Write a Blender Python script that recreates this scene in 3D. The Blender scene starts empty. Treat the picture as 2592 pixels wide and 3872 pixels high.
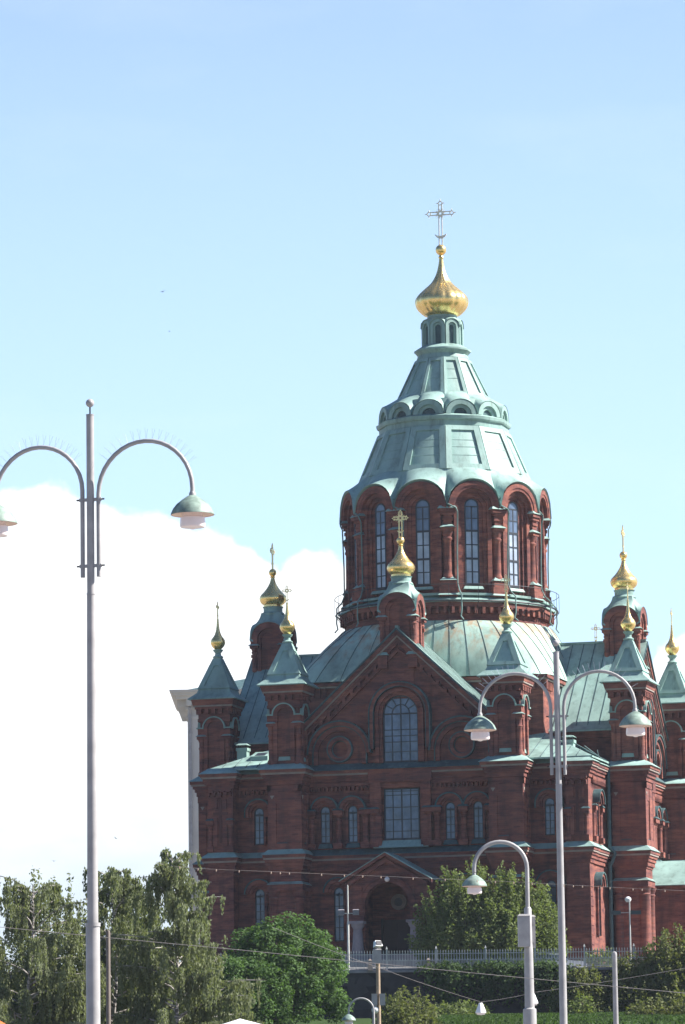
import bpy, math, random
import numpy as np
from mathutils import Matrix, Vector
R = math.radians
PI = math.pi
random.seed(7)
sc = bpy.context.scene
COL = sc.collection

# ------------------------------------------------------------------ camera
PITCH, ROLL, LENS = 8.3242, -0.0135, 160.63
cam = bpy.data.objects.new('camera', bpy.data.cameras.new('camera'))
COL.objects.link(cam)
fwd = Vector((0, math.cos(R(PITCH)), math.sin(R(PITCH))))
r0 = Vector((1, 0, 0)); u0 = r0.cross(fwd)
cr, sr = math.cos(ROLL), math.sin(ROLL)
rt = cr*r0 + sr*u0; up = -sr*r0 + cr*u0
m3 = Matrix((rt, up, -fwd)).transposed()
cam.matrix_world = Matrix.Translation((0, 0, 1.7)) @ m3.to_4x4()
cam.data.lens = LENS; cam.data.sensor_width = 36
cam.data.clip_start = 0.5; cam.data.clip_end = 20000
sc.camera = cam

# ------------------------------------------------------------------ light
SUN_EL, SUN_AZ = 43.0, 88.5          # azimuth clockwise from +Y
sd = Vector((math.sin(R(SUN_AZ))*math.cos(R(SUN_EL)), math.cos(R(SUN_AZ))*math.cos(R(SUN_EL)), math.sin(R(SUN_EL))))
sl = bpy.data.lights.new('sun', 'SUN'); sl.energy = 5.0; sl.angle = R(0.53); sl.color = (1.0, 0.955, 0.89)
sun = bpy.data.objects.new('sun', sl); COL.objects.link(sun)
sun.rotation_euler = (-sd).to_track_quat('-Z', 'Y').to_euler()
sc.view_settings.view_transform = 'Standard'; sc.view_settings.look = 'None'
sc.view_settings.exposure = 1.3; sc.view_settings.gamma = 1.0

# ------------------------------------------------------------------ world: sky and far cumulus
W = bpy.data.worlds.new('World'); sc.world = W; W.use_nodes = True
nt = W.node_tree; nt.nodes.clear()
def nd(t, **kw):
    n = nt.nodes.new(t)
    for k, v in kw.items():
        if k[1:].isdigit(): n.inputs[int(k[1:])].default_value = v
        else: setattr(n, k, v)
    return n
def ln(a, b): nt.links.new(a, b)
def mth(op, a, b=None, c=None):
    n = nt.nodes.new('ShaderNodeMath'); n.operation = op
    for i, x in enumerate((a, b, c)):
        if x is None: continue
        if isinstance(x, (int, float)): n.inputs[i].default_value = x
        else: ln(x, n.inputs[i])
    return n.outputs[0]
sky = nd('ShaderNodeTexSky', sky_type='NISHITA', sun_disc=False)
sky.sun_elevation = R(SUN_EL); sky.sun_rotation = R(SUN_AZ)
sky.air_density = 1.0; sky.dust_density = 0.6; sky.ozone_density = 2.2; sky.altitude = 0
tc = nd('ShaderNodeTexCoord')
sep = nd('ShaderNodeSeparateXYZ'); ln(tc.outputs['Generated'], sep.inputs[0])
az = mth('ARCTAN2', sep.outputs[0], sep.outputs[1])
el = mth('ARCSINE', sep.outputs[2])
t = mth('ADD', mth('MULTIPLY', az, 2.5), 0.5)
fc = nd('ShaderNodeFloatCurve')
CL = [(-.2, .11), (-.12, .135), (-.0757, .1512), (-.0651, .1524), (-.0593, .1512), (-.0525, .1468), (-.0439, .1464), (-.0342, .1438), (-.0256, .1412), (-.0198, .1376),
      (-.0155, .1325), (-.0138, .1322), (-.0118, .1358), (-.0082, .1368), (-.0024, .1362), (.0014, .1335), (.011, .129), (.03, .113), (.05, .100), (.0645, .099), (.0685, .1145), (.075, .1185), (.1, .13), (.15, .12), (.2, .11)]
cm = fc.mapping; cv = cm.curves[0]
while len(cv.points) > 2: cv.points.remove(cv.points[1])
cv.points[0].location = (0, CL[0][1]*5); cv.points[1].location = (1, CL[-1][1]*5)
for a, e in CL[1:-1]: cv.points.new(a*2.5+.5, e*5)
for p in cv.points: p.handle_type = 'VECTOR'
cm.update()
ln(t, fc.inputs['Value'])
top = mth('MULTIPLY', fc.outputs[0], 0.2)
nz = nd('ShaderNodeTexNoise', noise_dimensions='3D'); nz.inputs['Scale'].default_value = 95; nz.inputs['Detail'].default_value = 8; nz.inputs['Roughness'].default_value = .55
ln(tc.outputs['Generated'], nz.inputs['Vector'])
bump = mth('MULTIPLY', mth('SUBTRACT', nz.outputs[0], 0.5), 0.012)
dd = mth('SUBTRACT', mth('ADD', top, bump), el)
mr = nd('ShaderNodeMapRange', interpolation_type='SMOOTHSTEP'); mr.inputs[1].default_value = -.0008; mr.inputs[2].default_value = .0022
ln(dd, mr.inputs[0])
nz2 = nd('ShaderNodeTexNoise'); nz2.inputs['Scale'].default_value = 26; nz2.inputs['Detail'].default_value = 5
mp2 = nd('ShaderNodeMapping'); mp2.inputs['Scale'].default_value = (1, 1, 3.2)
ln(tc.outputs['Generated'], mp2.inputs[0]); ln(mp2.outputs[0], nz2.inputs['Vector'])
# cloud thins and greys toward its base near the horizon
mr2 = nd('ShaderNodeMapRange', interpolation_type='SMOOTHSTEP'); mr2.inputs[1].default_value = .105; mr2.inputs[2].default_value = .055
ln(mth('ADD', el, mth('MULTIPLY', mth('SUBTRACT', nz2.outputs[0], .5), .05)), mr2.inputs[0])
cc = nd('ShaderNodeMixRGB'); cc.inputs[1].default_value = (.52, .535, .55, 1); cc.inputs[2].default_value = (.34, .39, .44, 1)
ln(mr2.outputs[0], cc.inputs[0])
bgs = nd('ShaderNodeBackground'); bgs.inputs[1].default_value = 0.05
tint = nd('ShaderNodeMixRGB', blend_type='MULTIPLY'); tint.inputs[0].default_value = 1; tint.inputs[2].default_value = (0.61, 0.78, 1.02, 1)
ln(sky.outputs[0], tint.inputs[1])
# added bright veil low in the sky, weighted ahead to limit facade fill
mrh = nd('ShaderNodeMapRange', interpolation_type='SMOOTHSTEP'); mrh.inputs[1].default_value = .52; mrh.inputs[2].default_value = .10
ln(el, mrh.inputs[0])
frontw = mth('MULTIPLY', mrh.outputs[0], mth('POWER', mth('ADD', mth('MULTIPLY', sep.outputs[1], .46), .54), 4.0))
hz_ = nd('ShaderNodeMixRGB', blend_type='ADD'); hz_.inputs[2].default_value = (4.1, 5.05, 5.75, 1); ln(frontw, hz_.inputs[0]); ln(tint.outputs[0], hz_.inputs[1])
ln(hz_.outputs[0], bgs.inputs[0])
bgc = nd('ShaderNodeBackground'); bgc.inputs[1].default_value = 1.0; ln(cc.outputs[0], bgc.inputs[0])
# thin high veil on the right
nz3 = nd('ShaderNodeTexNoise'); nz3.inputs['Scale'].default_value = 14; nz3.inputs['Detail'].default_value = 6
mp3 = nd('ShaderNodeMapping'); mp3.inputs['Scale'].default_value = (1, 1, 3); mp3.inputs['Rotation'].default_value = (0, .35, 0)
ln(tc.outputs['Generated'], mp3.inputs[0]); ln(mp3.outputs[0], nz3.inputs['Vector'])
mr3 = nd('ShaderNodeMapRange'); mr3.inputs[1].default_value = .55; mr3.inputs[2].default_value = .9; mr3.inputs[4].default_value = .12
ln(nz3.outputs[0], mr3.inputs[0])
mask = mth('MAXIMUM', mr.outputs[0], mr3.outputs[0])
mixs = nd('ShaderNodeMixShader'); ln(mask, mixs.inputs[0]); ln(bgs.outputs[0], mixs.inputs[1]); ln(bgc.outputs[0], mixs.inputs[2])
wo = nd('ShaderNodeOutputWorld'); ln(mixs.outputs[0], wo.inputs[0])

# ------------------------------------------------------------------ materials
MATS = {}
def mat(name, col, rough=.7, metal=0, var=None, vscale=2.0, kind=None, spec=.5, **kw):
    m = bpy.data.materials.new(name); m.use_nodes = True
    n = m.node_tree.nodes; L = m.node_tree.links
    b = n['Principled BSDF']
    b.inputs['Base Color'].default_value = (*col, 1); b.inputs['Roughness'].default_value = rough
    b.inputs['Metallic'].default_value = metal; b.inputs['Specular IOR Level'].default_value = spec
    tcn = n.new('ShaderNodeTexCoord')
    def noise(scale, detail=4, vec=None, rgh=.55):
        z = n.new('ShaderNodeTexNoise'); z.inputs['Scale'].default_value = scale; z.inputs['Detail'].default_value = detail
        z.inputs['Roughness'].default_value = rgh
        L.new(vec if vec is not None else tcn.outputs['Object'], z.inputs['Vector']); return z.outputs[0]
    def mapp(scale, src=None):
        q = n.new('ShaderNodeMapping'); q.inputs['Scale'].default_value = scale; L.new(src if src is not None else tcn.outputs['Object'], q.inputs[0]); return q.outputs[0]
    def ramp(fac, stops):
        r = n.new('ShaderNodeValToRGB'); e = r.color_ramp.elements
        while len(e) < len(stops): e.new(.5)
        for i, (p, c) in enumerate(stops): e[i].position = p; e[i].color = (*c, 1)
        L.new(fac, r.inputs[0]); return r.outputs[0]
    def mix(a, c, f, mode='MIX'):
        x = n.new('ShaderNodeMixRGB'); x.blend_type = mode
        for i, y in ((1, a), (2, c)):
            if isinstance(y, tuple): x.inputs[i].default_value = (*y, 1)
            else: L.new(y, x.inputs[i])
        if isinstance(f, (int, float)): x.inputs[0].default_value = f
        else: L.new(f, x.inputs[0])
        return x.outputs[0]
    if kind == 'brick':
        s = n.new('ShaderNodeSeparateXYZ'); L.new(tcn.outputs['Object'], s.inputs[0])
        ad = n.new('ShaderNodeMath'); L.new(s.outputs[0], ad.inputs[0]); L.new(s.outputs[1], ad.inputs[1])
        cb = n.new('ShaderNodeCombineXYZ'); L.new(ad.outputs[0], cb.inputs[0]); L.new(s.outputs[2], cb.inputs[1])
        bt = n.new('ShaderNodeTexBrick'); L.new(cb.outputs[0], bt.inputs['Vector'])
        bt.inputs['Scale'].default_value = 1; bt.inputs['Brick Width'].default_value = .46; bt.inputs['Row Height'].default_value = .13
        bt.inputs['Mortar Size'].default_value = .013; bt.inputs['Mortar Smooth'].default_value = .3; bt.inputs['Bias'].default_value = -.1
        c2 = kw.get('dark', (.10, .032, .03))
        bt.inputs['Color1'].default_value = (*col, 1); bt.inputs['Color2'].default_value = (*c2, 1); bt.inputs['Mortar'].default_value = (.20, .125, .105, 1)
        f1 = noise(1.0, 6, mapp((.55, .55, 2.6)), .68)
        c = mix(bt.outputs['Color'], ramp(f1, [(.34, (.055, .026, .035)), (.47, (.17, .058, .05)), (.58, col), (.7, (.36, .125, .08))]), .6)
        f2 = noise(.22, 5)
        f4 = noise(1.0, 5, mapp((1.3, 1.3, .22)), .6)
        c = mix(c, (.055, .034, .036), n_mul(n, L, ramp(f4, [(.5, (0, 0, 0)), (.68, (1, 1, 1))]), .5))
        c = mix(c, (.05, .03, .04), n_mul(n, L, ramp(f2, [(.5, (0, 0, 0)), (.72, (1, 1, 1))]), .45))
        L.new(c, b.inputs['Base Color'])
    elif kind == 'copper':
        f1 = noise(.55, 7, mapp((1, 1, .45)), .6); f2 = noise(3.0, 4)
        c = ramp(f1, [(.30, tuple(x*.52 for x in col)), (.48, tuple(x*.9 for x in col)), (.56, col), (.70, tuple(min(.95, x*1.2) for x in col))])
        f5 = noise(1.0, 6, mapp((2.2, 2.2, .16)), .65)
        c = mix(c, tuple(x*.42 for x in (col[0]*1.05, col[1]*.95, col[2]*.9)), n_mul(n, L, ramp(f5, [(.52, (0, 0, 0)), (.70, (1, 1, 1))]), .6))
        c = mix(c, (.22, .33, .30), n_mul(n, L, ramp(f2, [(.55, (0, 0, 0)), (.75, (1, 1, 1))]), .35))
        if kw.get('rust'):
            s = n.new('ShaderNodeSeparateXYZ'); L.new(tcn.outputs['Object'], s.inputs[0])
            mrx = n.new('ShaderNodeMapRange'); mrx.inputs[1].default_value = kw['rust'][0]; mrx.inputs[2].default_value = kw['rust'][1]; L.new(s.outputs[2], mrx.inputs[0])
            f3 = noise(1.0, 4, mapp((1.5, 1.5, .12)), .6)
            rr = ramp(f3, [(.44, (0, 0, 0)), (.58, (1, 1, 1))])
            mm = n.new('ShaderNodeMath'); mm.operation = 'MULTIPLY'; L.new(mrx.outputs[0], mm.inputs[0]); L.new(rr, mm.inputs[1])
            c = mix(c, (.36, .20, .10), n_mul(n, L, mm.outputs[0], .7))
        L.new(c, b.inputs['Base Color'])
    elif kind == 'leaf':
        b.inputs['Specular IOR Level'].default_value = .22; b.inputs['Roughness'].default_value = .72
        f1 = noise(kw.get('ns', .9), 3); f2 = noise(9.0, 2)
        dk = tuple(x*.45 for x in col); lt = tuple(x*1.55 for x in col)
        c = mix(ramp(f1, [(.32, dk), (.52, col), (.7, lt)]), ramp(f2, [(.3, dk), (.7, lt)]), .5)
        L.new(c, b.inputs['Base Color'])
        tr = n.new('ShaderNodeBsdfTranslucent'); tr.inputs[0].default_value = (col[0]*1.6, col[1]*1.7, col[2]*.8, 1)
        ms = n.new('ShaderNodeMixShader'); ms.inputs[0].default_value = .33
        L.new(b.outputs[0], ms.inputs[1]); L.new(tr.outputs[0], ms.inputs[2]); L.new(ms.outputs[0], n['Material Output'].inputs[0])
    elif kind == 'stone':
        v = n.new('ShaderNodeTexVoronoi'); v.feature = 'F1'; v.inputs['Scale'].default_value = 1.0
        L.new(mapp((.9, .9, 1.7)), v.inputs['Vector'])
        f1 = noise(1.6, 6)
        bw = n.new('ShaderNodeRGBToBW'); L.new(v.outputs['Color'], bw.inputs[0])
        c = mix(ramp(f1, [(.3, tuple(x*.55 for x in col)), (.7, tuple(x*1.3 for x in col))]), ramp(bw.outputs[0], [(.2, tuple(x*.5 for x in col)), (.8, tuple(x*1.6 for x in col))]), .5)
        L.new(c, b.inputs['Base Color'])
    elif kind == 'birch':
        f1 = noise(3, 4, mapp((1, 1, 4)), .7)
        L.new(ramp(f1, [(.42, (.07, .06, .05)), (.5, col)]), b.inputs['Base Color'])
    elif kind == 'glass':
        f1 = noise(vscale, 4, mapp((1, 1, .8)))
        L.new(ramp(f1, [(.3, tuple(x*.55 for x in col)), (.7, tuple(x*1.45 for x in col))]), b.inputs['Base Color'])
        bp = n.new('ShaderNodeBump'); bp.inputs['Strength'].default_value = .35; bp.inputs['Distance'].default_value = .05; L.new(noise(1.7, 2), bp.inputs['Height']); L.new(bp.outputs[0], b.inputs['Normal'])
    elif kind == 'gold':
        f1 = noise(6, 3)
        rr = n.new('ShaderNodeMapRange'); rr.inputs[3].default_value = rough*.6; rr.inputs[4].default_value = rough*1.6; L.new(f1, rr.inputs[0]); L.new(rr.outputs[0], b.inputs['Roughness'])
        bp = n.new('ShaderNodeBump'); bp.inputs['Strength'].default_value = .12; bp.inputs['Distance'].default_value = .12; L.new(noise(2.2, 3), bp.inputs['Height']); L.new(bp.outputs[0], b.inputs['Normal'])
    else:
        v = .18 if var is None else var
        f1 = noise(vscale, 6)
        L.new(ramp(f1, [(.3, tuple(x*(1-v) for x in col)), (.7, tuple(min(1, x*(1+v)) for x in col))]), b.inputs['Base Color'])
    MATS[name] = m
    return m
def n_mul(n, L, a, f):
    x = n.new('ShaderNodeMath'); x.operation = 'MULTIPLY'; L.new(a, x.inputs[0]); x.inputs[1].default_value = f; return x.outputs[0]

mat('brick', (.285, .102, .072), .85, kind='brick', spec=.2)
mat('shaded_brick', (.10, .034, .032), .9)  # brick tone with recess shade put into the colour
mat('trim', (.27, .22, .19), .8)
mat('copper', (.275, .41, .37), .55, kind='copper', spec=.3)
mat('pipe_copper', (.17, .26, .24), .6, kind='copper', spec=.3)
mat('dark_copper', (.06, .11, .118), .6, kind='copper', spec=.3)  # dark tone also carries shade on the front ledges and flank downpipe
mat('skirt_copper', (.34, .48, .41), .55, kind='copper', rust=(19.6, 22.0), spec=.3)
mat('gold', (1.0, .71, .28), .25, .9, kind='gold')
mat('gold_cross', (1.0, .74, .36), .35, .7)
mat('glare_gilt', (.92, .80, .62), .5, .55)  # paler than the other crosses: sky glare put into the colour
mat('frame', (.02, .026, .036), .5)
mat('glass', (.10, .135, .20), .05, kind='glass', vscale=.9, spec=.9)
mat('drum_glass_skylit', (.33, .38, .455), .08, kind='glass', vscale=.8, spec=.8)  # pale base colour stands in for sky light seen through the drum
mat('granite', (.24, .22, .24), .75)
mat('wall_stone', (.045, .04, .045), .9, kind='stone', spec=.2)
mat('door', (.05, .03, .025), .6)
mat('iron', (.03, .03, .035), .5, .3)
mat('fence_paint', (.46, .46, .43), .5)
mat('grey_paint', (.345, .33, .325), .5, var=.16, vscale=3)
mat('dark_paint', (.05, .07, .07), .5)
mat('shade_green', (.20, .27, .225), .55, var=.45, vscale=7)
mat('shade_inside', (.80, .62, .50), .6, var=.05)
mat('opal', (.86, .74, .71), .25, var=.03)
mat('white_paint', (.80, .79, .78), .35, var=.04)
mat('spike', (.62, .64, .72), .35, .4)
mat('wood', (.34, .25, .17), .85, vscale=8)
mat('brown_paint', (.13, .10, .08), .6)
mat('cable', (.25, .225, .21), .6)
mat('bulb', (.42, .30, .22), .2)
mat('plaster', (.62, .58, .52), .85, var=.13, vscale=.35)
mat('bark', (.07, .055, .045), .9, vscale=6)
mat('birch_bark', (.34, .31, .29), .8, kind='birch')
mat('birch_leaf', (.16, .18, .10), .6, kind='leaf')
mat('maple_leaf', (.075, .135, .04), .55, kind='leaf')
mat('lilac_leaf', (.14, .175, .062), .55, kind='leaf')
mat('bush_leaf', (.13, .145, .055), .6, kind='leaf')
mat('ivy_leaf', (.06, .10, .036), .6, kind='leaf')
mat('grass', (.05, .09, .022), .9, kind='leaf')
mat('paving', (.22, .21, .20), .9, vscale=.5)
mat('gravel', (.20, .19, .175), .95, vscale=3)
mat('orange_cloth', (.80, .16, .03), .7)
mat('white_cloth', (.82, .80, .82), .7, var=.03)
mat('feather', (.05, .05, .06), .7)
mat('feather_grey', (.16, .17, .24), .7)
mat('car_paint', (.75, .76, .78), .25, var=.03)
mat('tyre', (.02, .02, .02), .8)

# ------------------------------------------------------------------ mesh builder
class MB:
    def __init__(s): s.v = []; s.f = []; s.mi = []; s.names = []; s.cur = 0; s.x = Matrix.Identity(4); s.sm = []; s.smooth = False
    def m(s, name):
        if name not in s.names: s.names.append(name)
        s.cur = s.names.index(name); return s
    def add(s, vs, fs):
        o = len(s.v); s.v += [tuple(s.x @ Vector(p)) for p in vs]
        for f in fs: s.f.append(tuple(i+o for i in f)); s.mi.append(s.cur); s.sm.append(s.smooth)
        return s
    def box(s, x0, x1, y0, y1, z0, z1):
        return s.add([(x0,y0,z0),(x1,y0,z0),(x1,y1,z0),(x0,y1,z0),(x0,y0,z1),(x1,y0,z1),(x1,y1,z1),(x0,y1,z1)],
                     [(0,3,2,1),(4,5,6,7),(0,1,5,4),(1,2,6,5),(2,3,7,6),(3,0,4,7)])
    def rect(s, r, p, z0, z1):           # rectangle grown by p
        return s.box(r[0]-p, r[1]+p, r[2]-p, r[3]+p, z0, z1)
    def hip(s, r, p0, z0, p1, z1):       # frustum on a rectangle
        a = (r[0]-p0, r[1]+p0, r[2]-p0, r[3]+p0); b = (r[0]-p1, r[1]+p1, r[2]-p1, r[3]+p1)
        return s.add([(a[0],a[2],z0),(a[1],a[2],z0),(a[1],a[3],z0),(a[0],a[3],z0),(b[0],b[2],z1),(b[1],b[2],z1),(b[1],b[3],z1),(b[0],b[3],z1)],
                     [(0,3,2,1),(4,5,6,7),(0,1,5,4),(1,2,6,5),(2,3,7,6),(3,0,4,7)])
    def prism(s, pts, y0, y1):           # polygon in x,z extruded along y
        n = len(pts)
        return s.add([(x,y0,z) for x,z in pts]+[(x,y1,z) for x,z in pts],
                     [tuple(range(n)), tuple(range(2*n-1, n-1, -1))]+[(i,n+i,n+(i+1)%n,(i+1)%n) for i in range(n)])
    def band(s, outer, inner, y0, y1, closed=False):   # strip between two polylines (x,z)
        n = len(outer); vs = [(x,y0,z) for x,z in outer]+[(x,y0,z) for x,z in inner]+[(x,y1,z) for x,z in outer]+[(x,y1,z) for x,z in inner]
        fs = []
        for i in range(n if closed else n-1):
            j = (i+1) % n
            fs += [(i,j,n+j,n+i),(2*n+i,3*n+i,3*n+j,2*n+j),(i,2*n+i,2*n+j,j),(n+i,n+j,3*n+j,3*n+i)]
        if not closed: fs += [(0,n,3*n,2*n),(n-1,3*n-1,4*n-1,2*n-1)]
        return s.add(vs, fs)
    def arch(s, cx, zs, ri, ro, y0, y1, zb=None, n=14, sq=1.0):
        a = [PI*i/n for i in range(n+1)]
        o = [(cx-ro*math.cos(t), zs+ro*sq*math.sin(t)) for t in a]; i_ = [(cx-ri*math.cos(t), zs+ri*sq*math.sin(t)) for t in a]
        if zb is not None and zb < zs-1e-4:
            o = [(cx-ro,zb)]+o+[(cx+ro,zb)]; i_ = [(cx-ri,zb)]+i_+[(cx+ri,zb)]
        return s.band(o, i_, y0, y1)
    def disc(s, cx, zs, r, y0, y1, zb=None, n=14):     # arch-shaped or round plate
        if zb is None: pts = [(cx-r*math.cos(2*PI*i/24), zs+r*math.sin(2*PI*i/24)) for i in range(24)]
        else: pts = [(cx-r,zb)]+[(cx-r*math.cos(PI*i/n), zs+r*math.sin(PI*i/n)) for i in range(n+1)]+[(cx+r,zb)]
        return s.prism(pts, y0, y1)
    def ring(s, cx, cz, ri, ro, y0, y1, n=28):
        a = [2*PI*i/n for i in range(n)]
        return s.band([(cx-ro*math.cos(t), cz+ro*math.sin(t)) for t in a], [(cx-ri*math.cos(t), cz+ri*math.sin(t)) for t in a], y0, y1, True)
    def lathe(s, prof, n=16, cx=0, cy=0, ph=0, cap=True):
        vs = []; fs = []
        for r, z in prof:
            for k in range(n):
                a = ph+2*PI*k/n; vs.append((cx+r*math.cos(a), cy+r*math.sin(a), z))
        for i in range(len(prof)-1):
            for k in range(n):
                k2 = (k+1) % n; fs.append((i*n+k, i*n+k2, (i+1)*n+k2, (i+1)*n+k))
        if cap: fs += [tuple(range(n-1,-1,-1)), tuple(range((len(prof)-1)*n, len(prof)*n))]
        return s.add(vs, fs)
    def tube(s, pts, r, n=8, cap=True):
        pts = [Vector(p) for p in pts]; rs = r if isinstance(r, (list, tuple)) else [r]*len(pts)
        vs = []; fs = []; prev = None
        for i, p in enumerate(pts):
            t = (pts[min(i+1, len(pts)-1)]-pts[max(i-1, 0)]).normalized()
            if prev is None: a = t.cross(Vector((0, 0, 1)) if abs(t.z) < .9 else Vector((1, 0, 0))).normalized()
            else: a = (prev-t*prev.dot(t)).normalized()
            prev = a; b = t.cross(a)
            for k in range(n):
                g = 2*PI*k/n; vs.append(tuple(p+(a*math.cos(g)+b*math.sin(g))*rs[i]))
        for i in range(len(pts)-1):
            for k in range(n):
                k2 = (k+1) % n; fs.append((i*n+k, i*n+k2, (i+1)*n+k2, (i+1)*n+k))
        if cap: fs += [tuple(range(n-1,-1,-1)), tuple(range((len(pts)-1)*n, len(pts)*n))]
        return s.add(vs, fs)
    def build(s, name, parent=None, loc=None, rz=None):
        me = bpy.data.meshes.new(name); me.from_pydata(s.v, [], s.f)
        for nm in s.names: me.materials.append(MATS[nm])
        me.polygons.foreach_set('material_index', s.mi); me.polygons.foreach_set('use_smooth', s.sm)
        me.update()
        if any(s.sm): me.set_sharp_from_angle(angle=R(38))
        o = bpy.data.objects.new(name, me); COL.objects.link(o)
        if parent: o.parent = parent
        if loc: o.location = loc
        if rz is not None: o.rotation_euler = (0, 0, rz)
        return o
def tag(o, label=None, cat=None, group=None, kind=None):
    if label: o['label'] = label
    if cat: o['category'] = cat
    if group: o['group'] = group
    if kind: o['kind'] = kind
    return o
def empty(name, loc, rz, label, cat, group=None):
    o = bpy.data.objects.new(name, None); COL.objects.link(o); o.location = loc; o.rotation_euler = (0, 0, rz); o.empty_display_size = .5
    return tag(o, label, cat, group)
def copy_tree(o, parent=None):
    c = o.copy(); COL.objects.link(c); c.parent = parent
    for ch in list(o.children): copy_tree(ch, c)
    return c
def M4(rz=0, loc=(0, 0, 0)): return Matrix.Translation(loc) @ Matrix.Rotation(rz, 4, 'Z')

# ------------------------------------------------------------------ terrain
def sheet(name, xs, rows, mt, kind='structure', seed=0, amp=0):
    rg = random.Random(seed); b = MB().m(mt); nx = len(xs); vs = []; fs = []
    for y, z in rows:
        for x in xs: vs.append((x, y, z+(rg.uniform(-amp, amp) if amp else 0)))
    for j in range(len(rows)-1):
        for i in range(nx-1): fs.append((j*nx+i, j*nx+i+1, (j+1)*nx+i+1, (j+1)*nx+i))
    b.add(vs, fs); return tag(b.build(name), kind=kind)
gb = MB().m('paving'); gb.add([(-4000, -4000, 0), (4000, -4000, 0), (4000, 4000, 0), (-4000, 4000, 0)], [(0, 1, 2, 3)])
tag(gb.build('market_square'), kind='structure')
XS = [-140+4*i for i in range(71)]
sheet('lawn', XS, [(205, -.4), (215, .7), (228, 3.2), (242, 6.3), (256, 9.3), (264, 10.55), (270, 11.0), (280, 11.45), (287.4, 11.7)], 'grass', amp=.12)
sheet('terrace', XS, [(287.9, 14.66), (291, 14.9), (295, 15.3), (300, 15.42), (330, 15.4), (380, 15.4), (420, 14), (520, -.5)], 'gravel')

# ------------------------------------------------------------------ cathedral
TH = R(15.23)
CX, CY, CZ = 7.095, 312.0, 16.3
cath = empty('cathedral', (CX, CY, CZ-.9), -TH, 'red brick cathedral with green copper roofs and golden onion domes, standing on the terrace', 'cathedral')
cz0 = bpy.data.objects.new('tmp', None)          # shapes below use heights from CZ: shift children
DZ = .9
def part(mb, name, parent=None, loc=(0, 0, 0), rz=0):
    p = parent or cath
    l = (loc[0], loc[1], loc[2]+(DZ if p is cath else 0))
    return mb.build(name, p, l, rz)

# --- main body
b = MB().m('brick')
b.box(-12.6, 12.6, -13.1, 13.1, -1.2, 12.2)
b.box(-8.6, 8.6, -8.6, 8.6, 12, 18.45)
for k in range(4):                                  # dentils and eave of the crossing
    b.x = M4(k*PI/2)
    for i in range(44):
        x = -8.5+i*.4
        if abs(x) > 6.2: b.box(x, x+.2, -8.78, -8.55, 17.5, 18.1)
    b.m('trim').box(-8.85, 8.85, -8.86, -8.5, 18.1, 18.22); b.m('brick').box(-8.95, 8.95, -8.97, -8.4, 18.22, 18.44)
part(b, 'brick_body')

# --- skirt roof below the drum: round above, square below
b = MB().m('skirt_copper')
NS = 96; rows = 9
vs = []; fs = []
for j in range(rows+1):
    s_ = j/rows
    for k in range(NS):
        a = 2*PI*k/NS
        c, s2 = abs(math.cos(a)), abs(math.sin(a))
        rsq = 9.05/max(c, s2); rsq = min(rsq, 11.9)
        rc = 7.25
        bul = math.sin(s_*PI/2)                      # convex
        r = rc+(rsq-rc)*(bul*.16+s_*.84)
        z = 22.55-(22.55-18.5)*(s_**1.25*.7+.3*s_)
        vs.append((r*math.cos(a), r*math.sin(a), z))
for j in range(rows):
    for k in range(NS):
        k2 = (k+1) % NS; fs.append((j*NS+k, (j+1)*NS+k, (j+1)*NS+k2, j*NS+k2))
b.smooth = True; b.add(vs, fs); b.smooth = False
b.m('dark_copper')
for k in range(0, NS, 2):                           # standing seams
    pts = [Vector(vs[j*NS+k])*1.0+Vector((0, 0, .03)) for j in range(rows+1)]
    b.tube(pts, .02, 4)
part(b, 'skirt_roof')

# --- drum
def face(k, n): return M4(2*PI*k/n)                 # local frame: facade normal -y
b = MB().m('brick')
A15 = R(15)
def ngon(mb, r, z0, z1, n=12, r1=None):            # vertices at odd multiples of 15 deg (faces at multiples of 30)
    ph = -PI/2+PI/n
    return mb.lathe([(r, z0), (r if r1 is None else r1, z1)], n, 0, 0, ph)
ngon(b, 6.45, 22, 31.45)
ngon(b, 7.15, 22.2, 22.75); ngon(b, 6.95, 22.75, 23.5); 
b.m('copper'); ngon(b, 7.5, 23.82, 23.96); ngon(b, 7.42, 23.96, 24.35, r1=6.6)
b.m('brick'); ngon(b, 7.38, 23.5, 23.82)
for k in range(12):
    b.x = face(k, 12); b.m('brick')
    for i in range(7):
        x = -1.62+i*.54; b.box(x-.1, x+.1, -7.16, -6.6, 23.05, 23.5)
    # arches: three receding orders
    b.arch(0, 30.3, 1.30, 1.76, -6.95, -6.1, 30.0, 16)
    b.arch(0, 30.3, 1.02, 1.32, -6.68, -6.1, 24.5, 16)
    b.arch(0, 30.3, .76, 1.04, -6.5, -6.1, 24.5, 16)
    b.arch(0, 30.3, .5, .78, -6.36, -6.1, 24.5, 14)
    b.arch(0, 30.3, 1.5, 1.78, -7.0, -6.5, 30.15, 16)
    b.m('copper').box(-1.3, 1.3, -6.9, -6.3, 24.3, 24.46); b.hip((-.62, .62, -6.62, -6.3), .1, 24.75, 0, 24.95)
part(b, 'drum_wall')
drum = empty('drum_colonnade', (0, 0, 0), 0, None, None); drum.parent = cath; drum.location = (0, 0, DZ)
drum.name = 'colonnade'
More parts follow.
